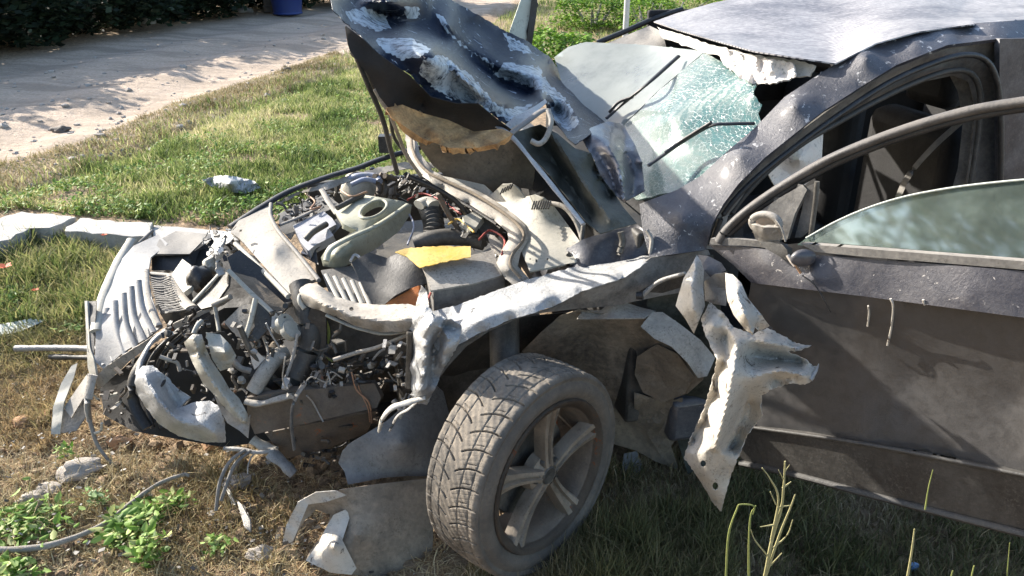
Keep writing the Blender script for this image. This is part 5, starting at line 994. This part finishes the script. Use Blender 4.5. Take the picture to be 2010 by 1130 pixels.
S('bumper_end', 'dark_plastic', [(166, 592, 1.15), (190, 590, 1.12), (186, 640, 1.02), (184, 700, .92), (172, 690, .95)], parent=gb, amp=.004)
S('bumper_end', 'cover_plastic', [(166, 590, 1.14), (171, 590, 1.13), (176, 680, .96), (184, 705, .9), (190, 745, .86), (182, 760, .86), (172, 720, .92)], parent=gb, amp=.004, step=5, th=.008)
T('hanging_trim', 'bare_steel', [(182, 735, .84), (172, 790, .8), (176, 826, .78)], [.022, .016], parent=gb, flat=.4, wob=.2)
T('hanging_cable', 'gray_plastic', [(176, 824, .78), (190, 870, .74), (215, 905, .7), (240, 928, .66), (264, 948, .62)], [.008, .004], parent=gb)
T('hanging_clip', 'cover_plastic', [(186, 850, .75), (198, 845, .74), (200, 830, .74)], .005, parent=gb)
S('bumper_shade', 'shade_black', [(196, 762, .93), (262, 705, .9), (340, 658, .86), (440, 604, .82), (520, 600, .8), (560, 700, .7), (560, 860, .6), (440, 878, .62), (350, 862, .64), (262, 846, .72), (205, 815, .84)], amp=.02, wl_=.2, step=12)  # black sheet painted in for the shade below the bumper skin
T('arc_trim', 'bare_steel', [(325, 648, .74), (300, 668, .7), (278, 705, .64), (270, 735, .58)], .009, flat=.5); T('arc_trim', 'black_trim', [(290, 690, .75), (262, 740, .7), (262, 790, .66), (290, 840, .6)], .02, flat=.5)
for i, r_ in enumerate((0, 18, 34)): T('wiring_loom', 'black_trim', [(360+r_*.4, 640+r_*.5, .8), (300+r_, 700, .78), (285+r_, 770, .74), (300+r_, 840, .66)], .009)
S('nose_shade', 'shade_black', [(300, 510, 1.55), (440, 480, 1.4), (560, 560, 1.05), (590, 640, .85), (440, 645, .98), (335, 650, 1.05), (305, 600, 1.3)], amp=.02, step=14)
ls = S('lamp_shell', 'torn_silver', [(264, 752, .5), (268, 730, .52), (280, 718, .54), (300, 717, .54), (318, 732, .5), (332, 742, .5), (336, 752, .49), (352, 766, .46), (374, 779, .44), (352, 800, .44), (385, 788, .42), (412, 786, .4), (430, 798, .36), (442, 830, .34), (443, 868, .34), (400, 868, .36), (350, 856, .4), (312, 832, .44), (286, 800, .48), (270, 772, .5)],
  ridges=[[(282, 735, .46), (305, 775, .38), (350, 825, .33), (420, 850, .3)], [(310, 735, .5), (335, 780, .47), (350, 800, .46)]], amp=.012, wl_=.06, step=5, jag=.8, seed=14, th=.004)
S('lamp_bracket', 'cover_plastic', [(361, 672, .42), (378, 656, .42), (396, 656, .42), (404, 682, .4), (414, 705, .39), (436, 738, .36), (450, 762, .34), (470, 782, .32), (486, 812, .3), (488, 826, .3), (478, 832, .3), (440, 800, .33), (418, 772, .36), (398, 752, .38), (378, 712, .4)], ridges=[[(380, 660, .36), (392, 710, .33), (420, 760, .3), (455, 800, .27), (480, 828, .26)], [(366, 690, .42), (398, 694, .4)]], amp=.01, wl_=.06, step=5, th=.006)
S('lamp_bracket', 'bare_steel', [(420, 775, .32), (440, 800, .32), (478, 832, .3), (490, 815, .28), (487, 860, .28), (470, 845, .29), (446, 830, .31), (430, 800, .32)], amp=.006, step=5, th=.004)
S('horn_cover', 'cover_plastic', [(404, 652, .38), (432, 656, .38), (452, 676, .36), (464, 698, .36), (452, 722, .36), (432, 728, .36), (416, 704, .36)], ctrl=[(440, 692, .3)], amp=.01, wl_=.05, step=5, th=.006)
S('horn_shade', 'shade_black', [(405, 655, .45), (440, 650, .45), (478, 690, .45), (500, 740, .45), (470, 760, .45), (440, 735, .45)], amp=.01)
V, F = lump_data(P(516, 738, .46), .072, 4, 3, .15, (1, 1, .9)); mesh('washer_pump', V, F, 'black_trim', car)
T('pump_neck', 'pale_plastic', [(498, 768, .36), (520, 730, .38), (545, 700, .42), (560, 690, .44)], .026, seg=14); T('pump_ring', 'gray_plastic', [(455, 705, .4), (472, 722, .38), (492, 728, .38)], .01)
V, F = lump_data(P(538, 682, .46), .02, 2, 2, .4); mesh('hose_end', V, F, 'cloth_insulation', car)
S('wedge', 'interior_pale', [(488, 690, .4), (500, 685, .4), (520, 704, .4), (500, 725, .38)], amp=.004)
# box-like brackets of the front end
S('carrier_box', 'pale_plastic', [(472, 600, .52), (492, 596, .5), (500, 640, .46), (480, 668, .46), (455, 650, .5), (440, 632, .52)], amp=.006, th=.01)
S('carrier_box', 'dark_plastic', [(500, 588, .5), (540, 622, .46), (532, 640, .44), (505, 668, .42), (486, 670, .42), (500, 640, .45), (495, 600, .48)], amp=.004, th=.01); T('box_edge', 'cover_plastic', [(502, 586, .48), (492, 630, .44), (480, 668, .41)], .009)
S('carrier_plate', 'cloth_insulation', [(452, 532, .62), (500, 545, .64), (520, 560, .6), (565, 600, .5), (548, 622, .46), (520, 596, .5)], amp=.006, th=.01); T('plate_edge', 'cover_plastic', [(448, 530, .6), (490, 572, .54), (545, 626, .44), (532, 645, .42)], .009, flat=.6)
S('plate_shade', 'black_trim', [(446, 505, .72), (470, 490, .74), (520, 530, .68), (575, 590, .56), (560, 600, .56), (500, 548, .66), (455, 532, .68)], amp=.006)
S('angle_bracket', 'dark_plastic', [(382, 592, .78), (436, 533, .78), (450, 535, .72), (448, 560, .68), (420, 600, .66), (395, 606, .7)], amp=.003, th=.008); T('bracket_edge', 'cover_plastic', [(380, 592, .77), (410, 560, .77), (440, 528, .77)], .01, flat=.6)
S('pale_pouch', 'cover_plastic', [(337, 538, 1.15), (358, 508, 1.2), (374, 520, 1.1), (380, 545, 1.02), (376, 562, .98), (360, 574, .98), (350, 560, 1.05)], amp=.01, wl_=.06, th=.02); V, F = lump_data(P(393, 548, 1.02), .055, 6, 3, .3, (.8, 1, 1)); mesh('horn', V, F, 'black_trim', car)
V, F = lump_data(P(416, 520, 1.1), .035, 9, 3, .4); mesh('horn_end', V, F, 'cover_plastic', car)
T('carrier_leg', 'torn_silver', [(433, 490, .72), (428, 520, .74), (436, 540, .72)], .014, flat=.5, wob=.5); T('carrier_leg', 'pale_plastic', [(418, 598, .66), (440, 588, .64), (452, 582, .62)], .01, wob=.3); T('carrier_leg', 'cover_plastic', [(421, 596, .66), (426, 625, .64), (430, 650, .6)], .007)
T('thin_rod', 'torn_silver', [(522, 634, .4), (535, 660, .4), (548, 680, .4)], .003); T('lever', 'cover_plastic', [(380, 655, .5), (388, 638, .52), (396, 630, .54)], .008)
# torn feet of the lower beam
T('torn_foot', 'cover_plastic', [(495, 862, .36), (520, 878, .34), (540, 885, .32)], .022, flat=.6, wob=.4); T('torn_foot', 'bare_steel', [(530, 888, .3), (552, 905, .28), (576, 930, .26)], .022, flat=.5, wob=.4)
T('bent_rod', 'bare_steel', [(440, 880, .34), (470, 882, .32), (505, 888, .3), (538, 884, .3)], .0075, wob=.3)
T('loose_cable', 'gray_plastic', [(482, 882, .3), (452, 905, .28), (432, 945, .24), (424, 1002, .2)], .006); T('loose_cable', 'gray_plastic', [(492, 884, .3), (462, 910, .28), (445, 950, .24), (434, 982, .22)], .006)
T('loose_cable', 'pale_plastic', [(525, 888, .3), (500, 890, .3), (488, 910, .27), (486, 930, .25)], .0025)
# ---- small broken bits filling the engine bay (fine clutter, past telling apart)
cm = {'steel_dark': [], 'pale_plastic': [], 'black_trim': [], 'bare_steel': [], 'rusty_steel': [], 'cover_plastic': []}
rg = random.Random(11)
def clutter(poly, n, v0, v1, m='v', s=(.006, .026), mats=('steel_dark', 'pale_plastic', 'black_trim', 'bare_steel', 'rusty_steel', 'black_trim', 'steel_dark')):
    xs = [a[0] for a in poly]; ys = [a[1] for a in poly]; i = 0
    n = int(n*1.6)
    while i < n:
        x, y = rg.uniform(min(xs), max(xs)), rg.uniform(min(ys), max(ys))
        if not inpoly(x, y, poly): continue
        i += 1; p = P(x, y, rg.uniform(v0, v1), m); k = rg.choice(mats); t = rg.random(); z = rg.uniform(*s)
        if t < .16:
            q = [p]; d = Vector((rg.gauss(0, 1), rg.gauss(0, 1), rg.gauss(0, 1))).normalized()
            for _ in range(3): d = (d+Vector((rg.gauss(0, .6), rg.gauss(0, .6), rg.gauss(0, .6)))).normalized(); q.append(q[-1]+d*z*1.6)
            cm[k].append(tube_data(q, rg.uniform(.002, .007), 7, 1, 4))
        elif t < .84:
            a = Vector((rg.gauss(0, 1), rg.gauss(0, 1), rg.gauss(0, 1))).normalized(); x_, y_ = frame_at(a)
            cm[k].append(box_data(p, a*z*rg.uniform(.8, 2), x_*z*rg.uniform(.4, 1), y_*z*rg.uniform(.1, .5)))
        elif t < .93: cm[k].append(lump_data(p, z*.6, i, 1, .5))
        else:
            a = Vector((rg.gauss(0, 1), rg.gauss(0, 1), rg.gauss(0, 1))).normalized(); cm[k].append(tube_data([p, p+a*z*.8], z*.4, 12, 1, 1, sm=False))
clutter([(560, 400), (640, 375), (670, 380), (640, 412), (580, 440), (552, 430)], 40, .7, .76, 'z')
clutter([(780, 335), (830, 345), (1000, 440), (980, 480), (900, 470), (850, 400), (790, 385)], 110, .66, .84, 'z')
clutter([(690, 330), (800, 330), (830, 380), (760, 385), (700, 350)], 36, .7, .82, 'z')
clutter([(440, 610), (560, 600), (600, 680), (600, 770), (480, 790), (440, 700)], 95, .38, .6)
clutter([(560, 740), (740, 690), (760, 760), (600, 800), (560, 790)], 80, .24, .4, s=(.006, .024))
clutter([(300, 640), (400, 625), (440, 700), (400, 700), (330, 690)], 24, .5, .8)
clutter([(600, 640), (800, 690), (800, 760), (620, 760)], 50, .28, .5, s=(.008, .03), mats=('steel_dark', 'black_trim', 'rusty_steel'))
clutter([(560, 850), (740, 810), (700, 900), (600, 920)], 30, .3, .5, mats=('steel_dark', 'rusty_steel', 'black_trim'))
clutter([(740, 640), (860, 690), (830, 780), (780, 800)], 26, .06, .2, s=(.006, .02), mats=('bare_steel', 'pale_plastic', 'steel_dark'))
clutter([(860, 520), (1010, 470), (1030, 540), (1000, 590), (840, 610)], 20, .62, .74, 'z')
clutter([(400, 450), (470, 440), (480, 480), (440, 520), (410, 500)], 30, .9, 1.2, s=(.006, .02), mats=('bare_steel', 'pale_plastic', 'black_trim'))
clutter([(190, 770), (250, 740), (260, 800), (230, 840), (195, 830)], 12, .8, .9, mats=('rusty_steel', 'cover_plastic'))
clutter([(1030, 440), (1130, 470), (1130, 510), (1040, 520)], 14, .845, .855, 'z', s=(.003, .007), mats=('pale_plastic', 'steel_dark'))
clutter([(780, 800), (840, 765), (820, 790), (790, 820)], 14, .06, .1, s=(.005, .014), mats=('bare_steel', 'cover_plastic'))
clutter([(300, 700), (360, 680), (470, 790), (440, 860), (330, 820)], 26, .5, .6, mats=('steel_dark', 'black_trim', 'rusty_steel', 'pale_plastic'))
clutter([(200, 770), (262, 710), (270, 800), (220, 830)], 10, .74, .84, mats=('rusty_steel', 'black_trim', 'pale_plastic'))
for k, L in cm.items():
    if L: V, F = merge(L); mesh('engine_debris', V, F, k, car, smooth=35, kind='stuff')
for pts, mt in (([(800, 345), (860, 372), (900, 400), (930, 440)], 'black_trim'), ([(820, 470), (870, 455), (920, 462), (955, 480)], 'gray_plastic'), ([(560, 600), (590, 590), (605, 560)], 'black_trim'), ([(470, 640), (500, 700), (560, 760), (600, 770)], 'steel_dark'), ([(640, 720), (700, 740), (760, 720), (800, 700)], 'steel_dark'), ([(860, 380), (880, 420), (900, 450)], 'rusty_steel')):
    T('hose', mt, [(a[0], a[1], .4) if a[1] > 590 else (a[0], a[1], .62) for a in pts], .009)
for pts in ([(590, 770), (610, 740), (640, 750), (660, 735)], [(560, 700), (555, 740), (562, 765)], [(640, 755), (650, 730), (672, 742)], [(762, 730), (772, 745), (780, 750)]): T('wire', 'pale_plastic', [(a[0], a[1], .27) for a in pts], .0022)

for pts, mt, z in (([(800, 392), (830, 380), (870, 395), (905, 420)], 'red_wire', .82), ([(790, 400), (812, 440), (800, 480)], 'blue_hose', .78), ([(940, 470), (962, 452), (990, 470), (985, 500)], 'red_wire', .84), ([(668, 372), (690, 385), (720, 376)], 'copper_wire', .86), ([(845, 575), (838, 600), (846, 630)], 'red_wire', .76), ([(600, 380), (618, 395), (610, 410), (630, 405)], 'copper_wire', .78), ([(880, 440), (900, 430), (930, 455)], 'yellow_plastic', .84)):
    T('coloured_wire', mt, [(a[0], a[1], z) for a in pts], .0035, m='z')
# ================================================================== LOOSE THINGS ON THE GROUND
def lo(name, mat, out, lab, cat, **kw): return sheet(name, mat, None, out, label=lab, cat=cat, **kw)
lo('grass_wreckage', 'torn_silver', [(396, 352, .1), (430, 344, .12), (465, 346, .12), (500, 355, .1), (512, 368, .06), (480, 380, .03), (440, 374, .03), (412, 365, .05)], 'crumpled silver wreckage piece lying in the green verge', 'wreckage', m='z', amp=.03, wl_=.08, step=4, th=.004, seed=5, jag=1, ctrl=[(450, 360, .16)])
ground_tube('loose_rail', [(30, 684, .07), (100, 683, .08), (172, 684, .1), (200, 686, .12)], .014, 'bare_steel', .07, 'upper flat silver rail sticking out left of the bumper', 'rail')
ground_tube('loose_rail', [(98, 700, .05), (140, 701, .06), (190, 702, .08)], .012, 'steel_dark', .05, 'shorter dark rail just below the silver rail at the left', 'rail')
lo('trim_piece', 'cover_plastic', [(100, 852, .02), (104, 800, .08), (120, 752, .13), (140, 718, .16), (152, 712, .16), (145, 740, .14), (125, 790, .1), (118, 852, .02)], 'curved silvery trim strip standing at the left of the bumper end', 'trim', m='z', amp=.006, step=5, th=.006)
lo('trim_piece', 'pale_plastic', [(125, 800, .08), (170, 735, .15), (176, 760, .14), (140, 820, .06)], 'pale plastic strip leaning beside the curved trim strip', 'trim', m='z', amp=.006, step=5, th=.006)
lo('trim_piece', 'flap_plastic', [(118, 850, .01), (125, 805, .06), (175, 765, .1), (170, 815, .04), (150, 845, .01)], 'grey plastic plate lying in the shade under the pale strip', 'trim', m='z', amp=.004, th=.005)
lo('glass_sliver', 'white_blade', [(-20, 640, .03), (60, 625, .05), (90, 628, .04), (40, 650, .02), (-20, 662, .02)], 'pale plastic sliver lying in the dry grass at the left edge', 'fragment', m='z', amp=.006, step=6)
lo('metal_spike', 'bare_steel', [(464, 980, .03), (474, 990, .05), (490, 1020, .05), (492, 1045, .02), (480, 1035, .03)], 'pointed silvery spike lying on the soil below the loose cables', 'fragment', m='z', amp=.006, step=4, th=.006)
lo('metal_spike', 'cover_plastic', [(442, 955, .02), (450, 960, .03), (462, 990, .03), (455, 992, .02)], 'short pale splinter above the pointed silvery spike', 'fragment', m='z', amp=.004, step=4, th=.005)
ground_tube('washer', [(486+6*math.cos(a), 992+6*math.sin(a), .03) for a in [i*.7 for i in range(10)]], .0022, 'steel_dark', .03, 'small dark ring lying right of the pale splinter', 'ring')
lo('pebble_plate', 'stone', [(445, 948, .02), (480, 935, .03), (494, 940, .02), (470, 952, .01)], 'flat beige chip lying under the torn front feet', 'fragment', m='z', amp=.003, th=.01)
rg = random.Random(2); L = []
for i in range(160):
    px, py = (rg.uniform(560, 1500), rg.uniform(940, 1130)) if i < 70 else (rg.uniform(0, 560), rg.uniform(640, 1100)); p = P(px, py, .012, 'z'); s = rg.uniform(.003, .009)
    a = Vector((rg.gauss(0, 1), rg.gauss(0, 1), .2)).normalized(); x_, y_ = frame_at(a); L.append(box_data(p, a*s, x_*s*.7, y_*s*.15))
D = []
for i in range(240):
    px, py = rg.uniform(-20, 860), rg.uniform(840, 1130); p = P(px, py, .015, 'z'); s = rg.uniform(.004, .02)
    a = Vector((rg.gauss(0, 1), rg.gauss(0, 1), rg.gauss(0, .4))).normalized(); x_, y_ = frame_at(a); D.append(box_data(p, a*s, x_*s*rg.uniform(.3, .9), y_*s*.1))
v_, f_ = merge(D[:150]); mesh('plastic_shards', v_, f_, 'dark_plastic', smooth=0, kind='stuff'); v_, f_ = merge(D[150:]); mesh('plastic_shards', v_, f_, 'pale_plastic', smooth=0, kind='stuff')
V, F = merge(L); mesh('glass_crumbs', V, F, 'cover_plastic', smooth=0, kind='stuff')
